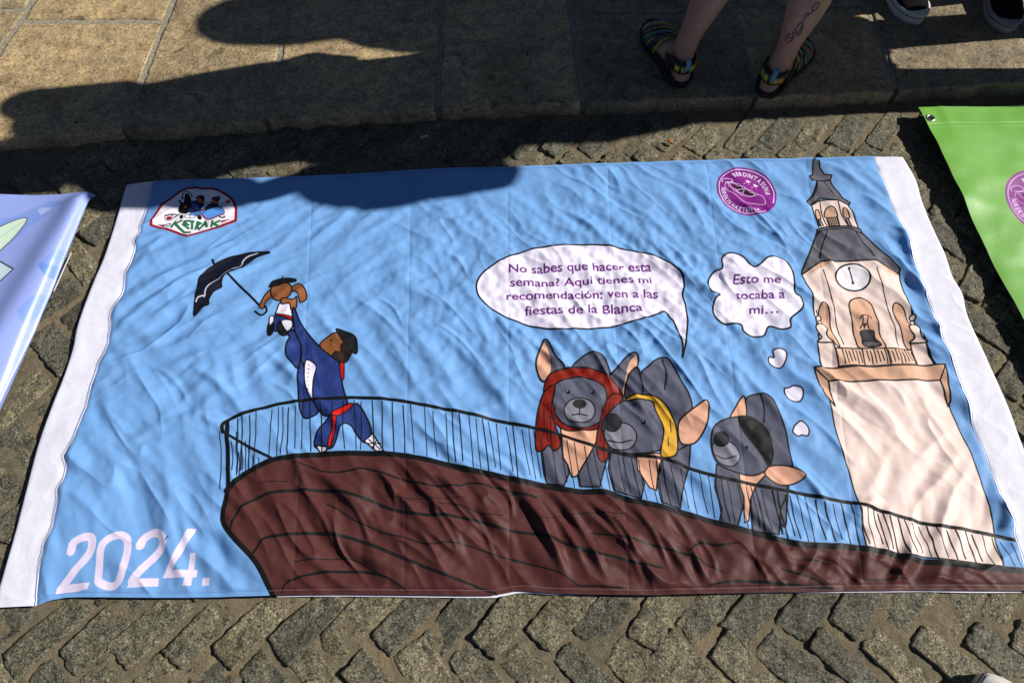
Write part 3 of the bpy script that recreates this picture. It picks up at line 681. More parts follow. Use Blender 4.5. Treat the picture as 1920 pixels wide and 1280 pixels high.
# round purple badge
def badge(pr, c, ex, ey, full=True):
    F = lambda L: np.asarray(c, float)+np.asarray(L, float)[:, :1]*np.asarray(ex, float)+np.asarray(L, float)[:, 1:]*np.asarray(ey, float)
    t = np.linspace(0, 2*np.pi, 72, endpoint=False); circ = lambda r: F(np.stack([r*np.cos(t), r*np.sin(t)], 1))
    MG = (134, 36, 136); pr.fill(circ(1), MG, None, 1, False)
    t2 = np.radians(np.linspace(52, 385, 60)); pr.stroke(F(np.stack([.92*np.cos(t2), .92*np.sin(t2)], 1)), LAV, 1.7, False)
    pr.arc_text('BERDINTASUNA', F, .64, -124, 2, .24, LAV, .03)
    pr.arc_text('NIREKIN HAZTEN DA', F, .86, 182, 62, .21, LAV, .03, True)
    Q = lambda L: F([(x-.09*(y-.14*x), y-.14*x) for x, y in L])
    pr.stroke(Q([(-.80,-.38),(-.82,-.48),(-.70,-.55),(-.54,-.53),(-.47,-.45),(-.56,-.38),(-.72,-.38)]), LAV, 1.5)
    pr.fill(Q([(-.56,-.30),(-.30,-.24),(-.11,-.12),(.0,-.02),(-.16,.02),(-.38,-.06),(-.52,-.16)]), (70,14,60)); pr.fill(Q([(-.12,.04),(.04,.0),(.20,.10),(.22,.18),(.04,.18)]), (70,14,60))
    pr.stroke(Q([(-.64,-.38),(-.45,-.36),(-.28,-.27),(-.11,-.14),(.13,.02),(.29,.15)]), LAV, 1.7)
    pr.stroke(Q([(-.64,-.36),(-.58,-.25),(-.40,-.05),(-.15,.11),(.09,.21),(.22,.20),(.29,.15)]), LAV, 1.6); pr.stroke(Q([(-.38,-.05),(-.10,-.08),(-.15,.10)]), LAV, 1.3)
    for q in ((-.28,-.27),(-.11,-.14),(.13,.02),(.29,.15),(-.40,-.05),(-.15,.11),(-.58,-.25)): pr.ell(*Q([q])[0], .038*np.hypot(*ex), .038*np.hypot(*ex), (110,24,110), LAV, .9)
    pr.stroke(Q([(-.68,-.34),(-.73,-.24),(-.65,-.06),(-.37,.14),(-.19,.33),(0,.47),(.28,.52),(.56,.57),(.62,.48),(.54,.26),(.33,.13)]), LAV, 1.1)
    for bx_, by_ in ((.04,-.47),(.30,-.33)):
        pr.fill(Q([(bx_-.08,by_-.04),(bx_-.02,by_+.0),(bx_+.0,by_-.05),(bx_+.03,by_+.01),(bx_+.11,by_+.02),(bx_+.03,by_+.08),(bx_-.03,by_+.06)]), LAV)
        pr.stroke(Q([(bx_-.03,by_+.07),(bx_-.10,by_+.13),(bx_-.16,by_+.18)]), LAV, .7); pr.stroke(Q([(bx_+.02,by_+.08),(bx_+.03,by_+.18)]), LAV, .7)
p.tf = None
badge(p, (1399,361), (56.5,6), (5,44))
# dye is never quite even
yy, xx = np.mgrid[0:p.h:8, 0:p.w:8]; nz = fbm(xx/240., yy/240., 3, 4); nz = np.repeat(np.repeat(nz, 8, 0), 8, 1)[:p.h, :p.w]
p.a *= (1+.05*nz)[..., None].astype(np.float32); p.a = np.clip(p.a, 0, 1)
# ------------------------------------------------------------------ cloth of the big banner
def print_mat(name, pr, rough, spec, weave=True, sheen=.0, coat=0.0):
    N = Nodes(name, rough, spec); im = pr.image(name)
    tx = N.n('ShaderNodeTexImage'); tx.image = im; tx.interpolation = 'Cubic'; tx.extension = 'EXTEND'
    uv = N.n('ShaderNodeUVMap'); N.l(uv.outputs[0], tx.inputs[0]); N.col(tx.outputs[0])
    P = N.n('ShaderNodeTexCoord').outputs['Object']
    if weave:
        b = N.bump(N.noise(900, 2, .6, P), .00025, .6); b = N.bump(N.noise(45, 2, .5, P), .0005, .5, b); N.nrm(b)
    else: N.nrm(N.bump(N.noise(22, 3, .5, P), .0016, .6))
    N.b.inputs['Sheen Weight'].default_value = sheen; N.b.inputs['Coat Weight'].default_value = coat; N.b.inputs['Coat Roughness'].default_value = .33
    return N.m
def add_uv(me, V, pr):
    uv = me.uv_layers.new(name='UVMap'); li = np.empty(len(me.loops), np.int32); me.loops.foreach_get('vertex_index', li)
    U = np.stack([(V[:, 0]-pr.x0)/(pr.x1-pr.x0), (V[:, 1]-pr.y0)/(pr.y1-pr.y0)], 1)[li]; uv.data.foreach_set('uv', U.astype(np.float32).ravel())
def coons(Lc, Rc, Tc, Bc):
    """Lc, Rc: bottom-up; Tc, Bc: left to right"""
    nv, nu = len(Lc), len(Tc); s = np.linspace(0, 1, nu)[None, :, None]; t = np.linspace(0, 1, nv)[:, None, None]
    return ((1-s)*Lc[:, None]+s*Rc[:, None]+(1-t)*Bc[None]+t*Tc[None]
            -((1-s)*(1-t)*Bc[0]+s*(1-t)*Bc[-1]+(1-s)*t*Tc[0]+s*t*Tc[-1]))
def blob(X, Y, cx, cy, rx, ry):        # soft patch round a picture point
    g = gnd(cx, cy); return np.exp(-((X-g[0])/rx)**2-((Y-g[1])/ry)**2)
def ridges(X, Y, ang, La, Lb, seed, sharp=1.0):
    """folds that wander round one direction, fading in and out"""
    wx = .034*pn(X*5, Y*5, seed+50)+.005*pn(X*17, Y*17, seed+52); wy = .034*pn(X*5, Y*5, seed+51)+.005*pn(X*17, Y*17, seed+53); out = 0; ws = 0
    for i, da in enumerate((-15, 0, 13)):
        a = math.radians(ang+da); wgt = np.exp(5*pn(X*4.5+i*13.7, Y*4.5, seed+70+i))
        u = ((X+wx)*math.cos(a)+(Y+wy)*math.sin(a))/La; v = (-(X+wx)*math.sin(a)+(Y+wy)*math.cos(a))/Lb
        out = out+wgt*pn(u, v, seed+i*5); ws = ws+wgt
    return out/ws*1.6
def rid(X, Y, ang, La, Lb, seed):     # crests: narrow tops between broad flats
    a = math.radians(ang); wx = .03*pn(X*6, Y*6, seed+60); wy = .03*pn(X*6, Y*6, seed+61)
    u = ((X+wx)*math.cos(a)+(Y+wy)*math.sin(a))/La; v = (-(X+wx)*math.sin(a)+(Y+wy)*math.cos(a))/Lb
    return np.clip(1-np.abs(pn(u, v, seed))*3.2, 0, 1)**2*np.clip(.5+1.6*pn(u*.6+4, v*.35, seed+9), 0, 1)
def seg(X, Y, a, b, wid, fade=.25):   # one fold between two picture points
    A = np.array(gnd(*a)); Bq = np.array(gnd(*b)); d = Bq-A; L = np.hypot(*d); d /= L
    u = ((X-A[0])*d[0]+(Y-A[1])*d[1])/L; bend = .012*np.sin(u*3.1*1.3); v = (X-A[0])*(-d[1])+(Y-A[1])*d[0]-bend
    return np.exp(-(v/wid)**2)*np.clip(np.minimum(u, 1-u)/fade, 0, 1)
def wrinkles(X, Y):
    # '/' folds in the upper left, '\' folds elsewhere, steep ones low on the tower
    A = np.clip(blob(X, Y, 420, 520, .50, .34)+.5*blob(X, Y, 700, 380, .2, .2), 0, 1)
    Cc = np.clip(blob(X, Y, 1780, 980, .26, .16)+blob(X, Y, 1500, 1080, .25, .07)*.7, 0, 1)
    Bm = np.clip(1-A-Cc, 0, 1)
    brown = 1/(1+np.exp(((Y-np.interp(X, [-.6, .1, .5, 1.1], [.50, .42, .31, .22]))/.03)))
    hB = .58*ridges(X, Y, -46, .22, .046, 2)+.30*ridges(X, Y, -54, .13, .027, 3)+.09*ridges(X, Y, -38, .09, .017, 12)
    hA = .58*ridges(X, Y, 38, .26, .040, 4)+.30*ridges(X, Y, 31, .15, .024, 5)+.14*ridges(X, Y, -60, .12, .035, 14)
    hC = .60*ridges(X, Y, 52, .20, .038, 6)+.3*ridges(X, Y, 64, .12, .024, 7)
    def soft(ang, La, Lb, sd):         # long folds with a crisp crest and a rounded valley
        n = ridges(X, Y, ang, La, Lb, sd); return .55-np.sqrt(n*n+.004)*1.25
    big = Bm*soft(-47, .36, .075, 101)+A*soft(37, .36, .068, 107)+Cc*soft(55, .28, .062, 113)
    sh = .35*rid(X, Y, -47, .20, .055, 21)*Bm+.35*rid(X, Y, 36, .22, .06, 22)*A
    pocket = .30*fbm(X*26, Y*26, 2, 31)+.25*pn(X*48, Y*48, 33)
    amt = .80+.55*pn(X*2.6, Y*2.6, 41)
    flat_left = np.clip(blob(X, Y, 130, 1080, .12, .1)+1.6*blob(X, Y, 640, 335, .45, .07), 0, 1.8)
    h = (.72*(Bm*hB+A*hA+Cc*hC)+1.25*big+1.2*sh)*amt+pocket*(.16+.75*blob(X, Y, 1150, 560, .5, .25))
    h = h*(1+.35*brown)*(1-.45*flat_left)*.0155
    h = h+.0040*fbm(X*4.2, Y*4.2, 2, 40)
    for (a, b, wd, am) in (((960,915),(1075,1090),.012,.011),((1010,900),(1150,1095),.010,.006),((1085,925),(1250,1108),.010,.006),((1150,925),(1320,1110),.009,.005),((1240,945),(1330,1105),.009,.005),
                           ((560,880),(700,960),.012,.006),((720,960),(860,1080),.012,.005),((760,870),(960,1000),.012,.005),((330,800),(480,800),.012,.004),((360,690),(480,790),.012,.006),((210,640),(400,500),.013,.006),((250,640),(520,480),.012,.005),
                           ((230,850),(420,760),.012,.003),((900,850),(1000,930),.010,.006),((1600,990),(1640,930),.016,.007),((1870,930),(1882,1010),.016,.010),((1722,560),(1850,830),.016,.008),((1660,410),(1730,560),.014,.008),((1700,1080),(1760,990),.013,.005),((1380,940),(1500,1090),.010,.005),((1450,860),(1560,960),.010,.005),
                           ((470,640),(700,860),.012,.005),((560,560),(760,800),.013,.004),((820,620),(1000,820),.013,.004),((1320,640),(1500,830),.012,.005),((1090,340),(1330,500),.012,.004),((1220,320),(1400,430),.012,.004),((1500,300),(1660,380),.012,.005)):
        h = h+am*1.3*seg(X, Y, a, b, wd)
    rf = random.Random(21)
    for i in range(24):                # many short sharp folds across the rock
        x = 560+i*52+rf.uniform(-20, 20); y = np.interp(x, [560, 1000, 1400, 1900], [880, 920, 1010, 1070])+rf.uniform(-20, 40); l = rf.uniform(60, 170)
        h = h+rf.uniform(.0025, .0055)*seg(X, Y, (x, y), (x+l*.75, min(1108, y+l)), rf.uniform(.005, .008))
    for i in range(34):
        x = rf.uniform(250, 1700); y = rf.uniform(370, 860); l = rf.uniform(60, 190)
        up_ = x < 640 and y < 640; a_, b_ = ((x, y), (x+l, y-l*.62)) if up_ else ((x, y), (x+l*.8, y+l*.66))
        h = h+rf.uniform(.0018, .0038)*seg(X, Y, a_, b_, rf.uniform(.005, .010))
    for x0, x1 in ((590,560),(772,762),(952,955),(1137,1172),(1322,1405),(1508,1600)):    # creases from when it lay folded
        a = np.array(gnd(x0, 320)); b = np.array(gnd(x1, 1000)); xc = a[0]+(b[0]-a[0])*(Y-a[1])/(b[1]-a[1]); h = h-.0011*np.exp(-np.abs(X-xc)/.0035)
    yc = gnd(960, 660)[1]; h = h-.0007*np.exp(-np.abs(Y-yc-.01*X)/.003)
    return h
def coth(X, Y, edge):                 # edge = distance-like weight, 0 on the hem, 1 well inside
    return .0125+wrinkles(X, Y)*edge+.0012*(1-edge)*pn(X*25, Y*25, 77)
NU, NV = 1050, 590
Lc = curve(SEAM_L, NV, .012)[::-1]; Rc = curve(SEAM_R, NV, .012)[::-1]; Tc = curve(TOP, NU, .012); Bc = curve(BOT, NU, .012)
Pn = coons(Lc, Rc, Tc, Bc); X, Y = Pn[..., 0], Pn[..., 1]
s = np.linspace(0, 1, NU)[None, :]*2.05; t = np.linspace(0, 1, NV)[:, None]*1.1
ed = np.clip(np.minimum(t, 1.1-t)/.022, 0, 1)*np.ones_like(s); ed = .25+.75*(3*ed**2-2*ed**3)
hemrow = np.minimum(t, 1.1-t)*np.ones_like(s)
Z = coth(X, Y, ed)-.0010*np.exp(-((hemrow-.011)/.0016)**2)
Z = Z-.0018*np.exp(-(np.minimum(s, 2.05-s)/.004)**2)
Zp = np.maximum(Z, .0075+.0002*(Z-.0075)); Zp = .0075+np.log1p(np.exp((Z-.0075)/.0012))*.0012
banner = empty('printed_banner', (0, .7, 0))
tag(banner, 'large wrinkled light blue cloth banner printed with speech bubble, clock tower and 2024', 'banner')
banner.location = (0, 0, 0)
M_cloth = print_mat('printed_polyester', p, .55, .22, True, .0)
V = np.stack([X, Y, Zp], -1).reshape(-1, 3); me = mesh_np('printed_panel', V, gridF(NU, NV)); add_uv(me, V, p)
link('printed_panel', me, M_cloth, banner)
del p
# white sleeves along both short sides
N = Nodes('white_cotton', .75, .25); P = N.n('ShaderNodeTexCoord').outputs['Object']; N.col(N.mix(.55, rgb(232, 232, 246), N.ramp(N.noise(9, 5, .65, P, 1), [(.32, (.80, .79, .76, 1)), (.52, (1, 1, 1, 1))]), 'MULTIPLY'))
N.nrm(N.bump(N.noise(70, 4, .6, P), .0012, .7, N.bump(N.noise(1100, 2, .5, P), .0002, .5))); N.b.inputs['Sheen Weight'].default_value = .1; M_white = N.m
def sleeve(inner, outer, zi, sgn):
    n, m = len(inner), 70; s = np.linspace(0, 1, m)[None, :, None]; P = (1-s)*inner[:, None]+s*outer[:, None]; X, Y = P[..., 0], P[..., 1]; s = s[..., 0]
    tt = np.linspace(0, 1, n)[:, None]
    Z = .0125+.0018*fbm(X*7, Y*7, 2, 15)+.0010*pn(X*30, Y*22, 16)+.0010*ridges(X, Y, -20, .12, .03, 18)*(.5+.5*np.sin(Y*9+sgn))+.0012*rid(X, Y, -12, .12, .06, 19)
    Z = Z*(1-s**30)+.007*s**30; Z = zi*(1-s)**12+Z*(1-(1-s)**12)
    Z = np.clip(Z, .004, None); V = np.stack([X, Y, Z], -1).reshape(-1, 3)
    F = gridF(m, n); return link('white_sleeve', mesh_np('white_sleeve', V, F if sgn > 0 else F[:, ::-1]), M_white, banner)
Eo = curve(EDGE_L, NV, .012)[::-1]; Er = curve(EDGE_R, NV, .012)[::-1]
sleeve(Lc, Eo, (Zp[:, :1]-.001), -1); sleeve(Rc, Er, (Zp[:, -1:]-.001), 1)
# white underside that peeps out below the lower hem, seam threads
M_thread = plain('blue_thread', rgb(62, 92, 170), .7); M_lthread = plain('pale_thread', rgb(160, 128, 136), .7)
def ribbon(name, path, wid, mat, parent, z0):
    path = np.asarray(path); d = np.gradient(path, axis=0); d /= np.hypot(*d.T)[:, None]; nrm = np.stack([-d[:, 1], d[:, 0]], 1)
    L = np.hstack([path-nrm*wid/2, z0[:, None]]); R = np.hstack([path+nrm*wid/2, z0[:, None]]); n = len(path)
    return link(name, mesh_np(name, np.vstack([L, R]), np.stack([np.arange(n-1), np.arange(1, n), np.arange(1, n)+n, np.arange(n-1)+n], 1)), mat, parent)
k = np.array([0, -.0022]); wv = np.interp(Bc[:, 0], [-.5, -.3, -.1, .0, .05, .10], [0, .5, .8, 1, .4, 0]); wv2 = np.interp(Bc[:, 0], [.86, .93, 1.0, 1.06], [0, 1, 1, 0]); wv = (wv+wv2)*.6
sel = wv > .02; pth = Bc[sel]+k*wv[sel][:, None]*1.1
ribbon('white_underside', pth[::2], .004, M_white, banner, np.full(len(pth[::2]), .0035))
ribbon('seam_thread', (Pn[:, 0]+[-.0022, 0])[::3], .0012, M_thread, banner, (Zp[:, 0]+.0022)[::3]); ribbon('seam_thread', (Pn[:, -1]+[.0022, 0])[::3], .0012, M_thread, banner, (Zp[:, -1]+.0022)[::3])
def stitches(j, mat, x0, x1, nm):
    """single stitches along the lower hem"""
    Vs, Fs = [], []; row = np.stack([X[j], Y[j], Zp[j]+.0005], 1); L = np.r_[0, np.cumsum(np.hypot(*np.diff(row[:, :2], axis=0).T))]
    q = np.arange(0, L[-1], .0052)
    for a in q:
        P0 = [np.interp(a, L, row[:, c]) for c in range(3)]; P1 = [np.interp(a+.0032, L, row[:, c]) for c in range(3)]
        if not x0 < P0[0] < x1: continue
        o = len(Vs); hw = .0004; Vs += [(P0[0], P0[1]-hw, P0[2]), (P1[0], P1[1]-hw, P1[2]), (P1[0], P1[1]+hw, P1[2]), (P0[0], P0[1]+hw, P0[2])]; Fs.append([o, o+1, o+2, o+3])
    o = link(nm, mesh_np(nm, Vs, Fs), mat, banner); o['kind'] = 'stuff'
j = int(.011/1.1*(NV-1)); stitches(j, M_thread, -2, gnd(508, 1114)[0], 'hem_stitching'); stitches(j, M_lthread, gnd(508, 1114)[0], 2, 'hem_stitching'); 
stitches(NV-1-j, M_thread, -2, 2, 'hem_stitching')

# ------------------------------------------------------------------ neighbouring banners
p = Print(-3.2, -.4, -1.0, 1.4, 600, (146, 164, 226))
p.z = .014
for c_, rr in (((60,420),.0),((0,600),.0)): pass
gx = np.linspace(0, 1, p.w)[None, :, None]; gy = np.linspace(0, 1, p.h)[:, None, None]
p.a = (p.a*(1-.0*gx)).astype(np.float32)
PB = (128, 154, 222)
p.fill([(-40,430),(30,405),(70,385),(100,375),(120,385),(95,390),(85,405),(60,420),(0,470),(-60,500)], PB); p.fill([(70,392),(82,388),(96,390),(84,398),(76,402)], (168,184,232))
p.fill([(82,505),(110,478),(128,470),(120,510),(105,520)], PB, None, 1, False); p.fill([(82,505),(120,500),(110,522),(92,524)], (104,140,214), None, 1, False)
p.fill([(42,590),(70,560),(88,552),(95,560),(60,605),(50,615)], PB, None, 1, False)
p.fill([(-60,470),(-10,432),(30,412),(50,409),(38,430),(10,460),(-40,500)], (206,228,206), INK, 1.2)      # a plain pale leaf
p.stroke([(-50,480),(0,445),(46,412)], (150,180,150), 1)
p.fill([(-60,470),(0,490),(26,505),(0,528),(-60,540)], (196,216,228), INK, 2, False)
M_lb = print_mat('blue_vinyl_print', p, .34, .5, False, 0, .25); prL = p
p = Print(.9, -.2, 3.2, 1.8, 600, (112, 176, 62)); badge(p, (1958,380), (76,4), (14,62)); M_gb = print_mat('green_vinyl_print', p, .40, .8, False, 0, .7); prG = p
p.z = .03
def vinyl(C, E, T, e, t, hf, nu=260, nv=220):
    a = np.linspace(0, 1, nu)**1.6*t; b = np.linspace(0, 1, nv)**1.3*e; A, Bq = np.meshgrid(a, b)
    P = C+A[..., None]*T+Bq[..., None]*E; X, Y = P[..., 0], P[..., 1]; Z = hf(A, Bq, X, Y)
    return np.stack([X, Y, Z], -1).reshape(-1, 3), gridF(nu, nv)
lb = empty('blue_banner'); tag(lb, 'lavender blue glossy vinyl banner left of the big banner, only its right edge in view', 'banner')
def hL(A, Bq, X, Y):
    return .012+.026*np.exp(-((A-.01-.12*Bq)/.055)**2)*np.clip(Bq/.05+.3, 0, 1)-.016*np.exp(-(A/.012)**2)+.010*np.exp(-((A-.28-.1*Bq)/.08)**2)+.003*fbm(X*5, Y*5, 2, 3)
V, F = vinyl(LB_C, LB_E, LB_T, 1.3, 1.6, hL); V[:, 2] = np.clip(V[:, 2], .004, None); me = mesh_np('vinyl_sheet', V, F); add_uv(me, V, prL); link('vinyl_sheet', me, M_lb, lb)
# its white cut edge shows along part of the side
a0 = np.array([LB_C+LB_E*(.19+.002*i) for i in range(60)]); ribbon('cut_edge', a0+[.0018, 0], .0035, M_white, lb, np.full(60, .0045))
gb = empty('green_banner'); tag(gb, 'bright green vinyl banner with an eyelet in its raised corner', 'banner')
def hG(A, Bq, X, Y):
    z = .030*np.exp(-(A/.16)**2)*(.75+.25*np.sin(Bq*9))+.010+.0060*fbm(X*6, Y*6, 2, 8)+.0022*pn(X*15, Y*15, 9)
    z = z+.0010/(1+np.exp((Bq-.062)/.0025))+.0007*np.exp(-((Bq-.062)/.004)**2)+.0007*np.exp(-((Bq-.075)/.004)**2)
    return z+.004*np.exp(-((A-.07)/.02)**2-((Bq-.03)/.04)**2)
V, F = vinyl(GB_C, GB_E, GB_T, 1.25, 1.6, hG, 300, 300); me = mesh_np('vinyl_sheet', V, F); add_uv(me, V, prG); link('vinyl_sheet', me, M_gb, gb)
bm = bmesh.new()
g = gnd(1747, 218, .045)
def torus(bm, c, R, r, nu=28, nv=10, zs=1.0):
    vs = [[bm.verts.new((c[0]+(R+r*math.cos(b))*math.cos(a), c[1]+(R+r*math.cos(b))*math.sin(a), c[2]+r*zs*math.sin(b))) for b in [2*math.pi*j/nv for j in range(nv)]] for a in [2*math.pi*i/nu for i in range(nu)]]
    for i in range(nu):
        for j in range(nv): bm.faces.new((vs[i][j], vs[(i+1) % nu][j], vs[(i+1) % nu][(j+1) % nv], vs[i][(j+1) % nv]))
gz = V[np.argmin(np.hypot(V[:, 0]-g[0], V[:, 1]-g[1])), 2]
torus(bm, (g[0], g[1], gz+.001), .0105, .0034, zs=.6); me = bpy.data.meshes.new('eyelet'); bm.to_mesh(me); bm.free()
N = Nodes('nickel', .3, .5); N.b.inputs['Metallic'].default_value = 1; N.col((.62, .58, .5, 1)); M_metal = N.m
for q in me.polygons: q.use_smooth = True
ey = link('eyelet', me, M_metal, gb)
bm = bmesh.new(); bmesh.ops.create_circle(bm, cap_ends=True, segments=24, radius=.0085, matrix=Matrix.Translation((g[0], g[1], gz+.0012))); me = bpy.data.meshes.new('eyelet_disc'); bm.to_mesh(me); bm.free()
link('dark_disc', me, plain('eyelet_shade', (.01, .01, .01, 1), .9), ey)  # solid black disc, the shade inside the eyelet put in as colour
# ------------------------------------------------------------------ people standing on the pavement
def chain_mesh(chains, voxel, name, smooth_it=2):
    """one continuous surface grown from tapered limbs; a chain is [(x,y,z,r_side,r_front)...] with its own right vector"""
    Vs, Fs = [], []
    for pts, right in chains:
        P = np.array([q[:3] for q in pts], float); R = np.array([q[3:5] for q in pts], float)
        # resample smoothly
        n = len(P); tt = np.arange(n); t2 = np.linspace(0, n-1, (n-1)*5+1)
        def cr(A):
            out = np.zeros((len(t2), A.shape[1])); Q = np.vstack([2*A[0]-A[1], A, 2*A[-1]-A[-2]])
            for k_, t in enumerate(t2):
                i = min(int(t), n-2); f = t-i; a, b, c, d = Q[i], Q[i+1], Q[i+2], Q[i+3]
                out[k_] = .5*((2*b)+(-a+c)*f+(2*a-5*b+4*c-d)*f*f+(-a+3*b-3*c+d)*f**3)
            return out
        P2 = cr(P); R2 = np.maximum(cr(R), .002)
        T = np.gradient(P2, axis=0); T /= np.linalg.norm(T, axis=1)[:, None]
        # rounded ends
        m = 16; rings = []; rt = np.array(right, float)
        def ring(c, t, r1, r2):
            s_ = rt-t*np.dot(rt, t); s_ /= np.linalg.norm(s_); f_ = np.cross(t, s_); a = np.linspace(0, 2*np.pi, m, endpoint=False)[:, None]
            return c+r1*np.cos(a)*s_+r2*np.sin(a)*f_
        for e in (-.97, -.8, -.45): k = math.sqrt(1-e*e); rings.append(ring(P2[0]+T[0]*e*min(R2[0]), T[0], R2[0][0]*k, R2[0][1]*k))
        for c, t, r in zip(P2, T, R2): rings.append(ring(c, t, r[0], r[1]))
        for e in (.45, .8, .97): k = math.sqrt(1-e*e); rings.append(ring(P2[-1]+T[-1]*e*min(R2[-1]), T[-1], R2[-1][0]*k, R2[-1][1]*k))
        o = len(Vs)
        for r in rings: Vs += [tuple(v) for v in r]
        nr = len(rings)
        for i in range(nr-1):
            for j in range(m): Fs.append((o+i*m+j, o+i*m+(j+1) % m, o+(i+1)*m+(j+1) % m, o+(i+1)*m+j))
        Fs.append(tuple(o+j for j in range(m))[::-1]); Fs.append(tuple(o+(nr-1)*m+j for j in range(m)))
    me = bpy.data.meshes.new(name); me.from_pydata(Vs, [], Fs)
    ob = bpy.data.objects.new('tmp', me); COL.objects.link(ob)
    m1 = ob.modifiers.new('r', 'REMESH'); m1.mode = 'VOXEL'; m1.voxel_size = voxel; m1.use_smooth_shade = True
    m2 = ob.modifiers.new('s', 'SMOOTH'); m2.iterations = smooth_it; m2.factor = .5
    dg = bpy.context.evaluated_depsgraph_get(); out = bpy.data.meshes.new_from_object(ob.evaluated_get(dg)); out.name = name
    bpy.data.objects.remove(ob); bpy.data.meshes.remove(me)
    return out
def skin_mat(name, c):
    N = Nodes(name, .5, .35); P = N.n('ShaderNodeTexCoord').outputs['Object']
    N.col(N.mix(1.0, c, N.ramp(N.noise(30, 4, .6, P), [(.3, (.86, .78, .76, 1)), (.7, (1.04, 1.02, 1, 1))]), 'MULTIPLY'))
    N.b.inputs['Subsurface Weight'].default_value = .12; N.b.inputs['Subsurface Radius'].default_value = (.01, .004, .002); N.b.inputs['Subsurface Scale'].default_value = .5
    N.nrm(N.bump(N.noise(500, 3, .6, P), .0003, .5)); return N.m
M_skin = skin_mat('skin', (.38, .205, .145, 1)); M_eye = plain('eye_white', (.7, .7, .68, 1), .3); M_iris = plain('iris', (.03, .02, .015, 1), .2)
def person(label, feet, face, H, lean, mats, voxel=.009, legs_bare=False, wide=1.0, hair_long=False, ankle_fwd=.05, knees=None, pelvis=None, coat=None, hair_k=1.0, stoop=False):
    """feet: two heel points on the pavement with their directions; face: heading of the body"""
    root = empty('person', ((feet[0][0][0]+feet[1][0][0])/2, (feet[0][0][1]+feet[1][0][1])/2, SLAB_Z)); tag(root, label, 'person', 'people standing around the banners')
    o = np.array([root.location.x, root.location.y, SLAB_Z]); s = H/1.68
    f = np.array([math.cos(face), math.sin(face), 0]); r = np.array([f[1], -f[0], 0]); up = np.array([0, 0, 1.]); ln = np.array([lean[0], lean[1], 0])
    mid = np.zeros(3) if pelvis is None else np.array([pelvis[0]-o[0], pelvis[1]-o[1], 0])
    hip = lambda q: mid+ln*.25+r*q*.09*s*wide+up*.86*s
    C = lambda v, a, b: (v[0], v[1], v[2], a, b)
    body = []; cl_legs = []
    for q, (heel, d) in zip((-1, 1), feet):
        h0 = np.array([heel[0]-o[0], heel[1]-o[1], 0]); d = np.array([d[0], d[1], 0.]); d /= np.linalg.norm(d); rr = np.array([d[1], -d[0], 0])
        a0 = h0+d*ankle_fwd; kn = (a0*.5+hip(q)*.5); kn[2] = .47*s; kn = kn+f*.03
        if knees: kn = kn+np.array([knees[0], knees[1], 0])
        L = lambda z, a, b, off=0: C(a0+(kn-a0)*((z-.06)/(.47*s-.06))+up*0+d*off if True else 0, a, b)
        def at(z, a, b, off=0):
            t = (z-.06)/(.47*s-.06); v = a0+(kn-a0)*t; v = np.array([v[0], v[1], z])+d*off; return C(v, a, b)
        body.append(([at(.035, .024, .030, -.012), at(.075, .029, .034, -.006), at(.11, .030, .036), at(.16, .031, .037, -.004), at(.22, .040, .045, -.012), at(.29, .050, .054, -.020), at(.36, .050, .053, -.014), at(.43, .045, .047), at(.47*s, .048, .052), 
                      C(kn*.6+hip(q)*.4, .064, .068), C(kn*.15+hip(q)*.85, .083, .09)], rr))
        body.append(([C(h0+d*.022+up*.030, .026, .024), C(h0+d*.05+up*.045, .030, .036), C(h0+d*.10+up*.046, .033, .034), C(h0+d*.15+up*.032, .040, .022), C(h0+d*.19+up*.024, .042, .016), C(h0+d*.215+up*.020, .036, .012)], rr))
        for k_, (sx, ln_, rd) in enumerate(((-.028*-q, .235, .012), (-.010*-q, .236, .009), (.004*-q, .231, .0085), (.017*-q, .224, .008), (.029*-q, .214, .0075))):
            body.append(([C(h0+d*.19+rr*sx+up*.02, rd, rd), C(h0+d*ln_+rr*sx*1.02+up*.016, rd*.9, rd*.85)], rr))
        cl_legs.append(([C(at(.10 if not legs_bare else .52*s, .0, 0)[:3], .062, .066) if not legs_bare else C(kn*.9+hip(q)*.1+up*.0, .075, .08), C(kn+up*.02, .066, .070), C(kn*.5+hip(q)*.5, .082, .088), C(hip(q)+up*.02, .105, .115)], r))
    pel = mid+ln*.25+up*.90*s; che = mid+ln*(.25 if stoop else .7)+up*1.22*s; nk = mid+ln*(.68 if stoop else .88)+up*1.42*s; hd = mid+ln*1.0+up*1.56*s+f*.02
    body.append(([C(pel, .15*wide, .10), C(pel*.5+che*.5, .125*wide, .09), C(che, .15*wide, .105), C(che+up*.12*s, .155*wide, .085), C(nk-up*.03, .07, .06), C(nk+up*.05*s, .052, .055)], r))
    body.append(([C(hd-up*.045+f*.022, .052, .058), C(hd, .070, .088), C(hd+up*.055-f*.01, .068, .085)], r))
    body.append(([C(hd+f*.095-up*.005, .012, .012), C(hd+f*.10-up*.025, .016, .014)], r))
    for q in (-1, 1):
        body.append(([C(hd+r*q*.073-up*.01, .008, .018), C(hd+r*q*.076-up*.03, .007, .012)], r))
        sh = che+r*q*.175*wide*s+up*.13*s; el = che+r*q*.225*wide-up*.13*s-f*.02; wr = (pel*.55+(che-up*.32*s)*.45)+r*q*.20*wide-up*.02*s+f*.05; wr[2] = .88*s
        body.append(([C(sh, .05, .052), C((sh+el)/2, .042, .045), C(el, .036, .037), C((el+wr)/2, .033, .034), C(wr, .024, .020), C(wr-up*.06*s+f*.01, .018, .038), C(wr-up*.09*s+f*.015, .014, .036)], r))
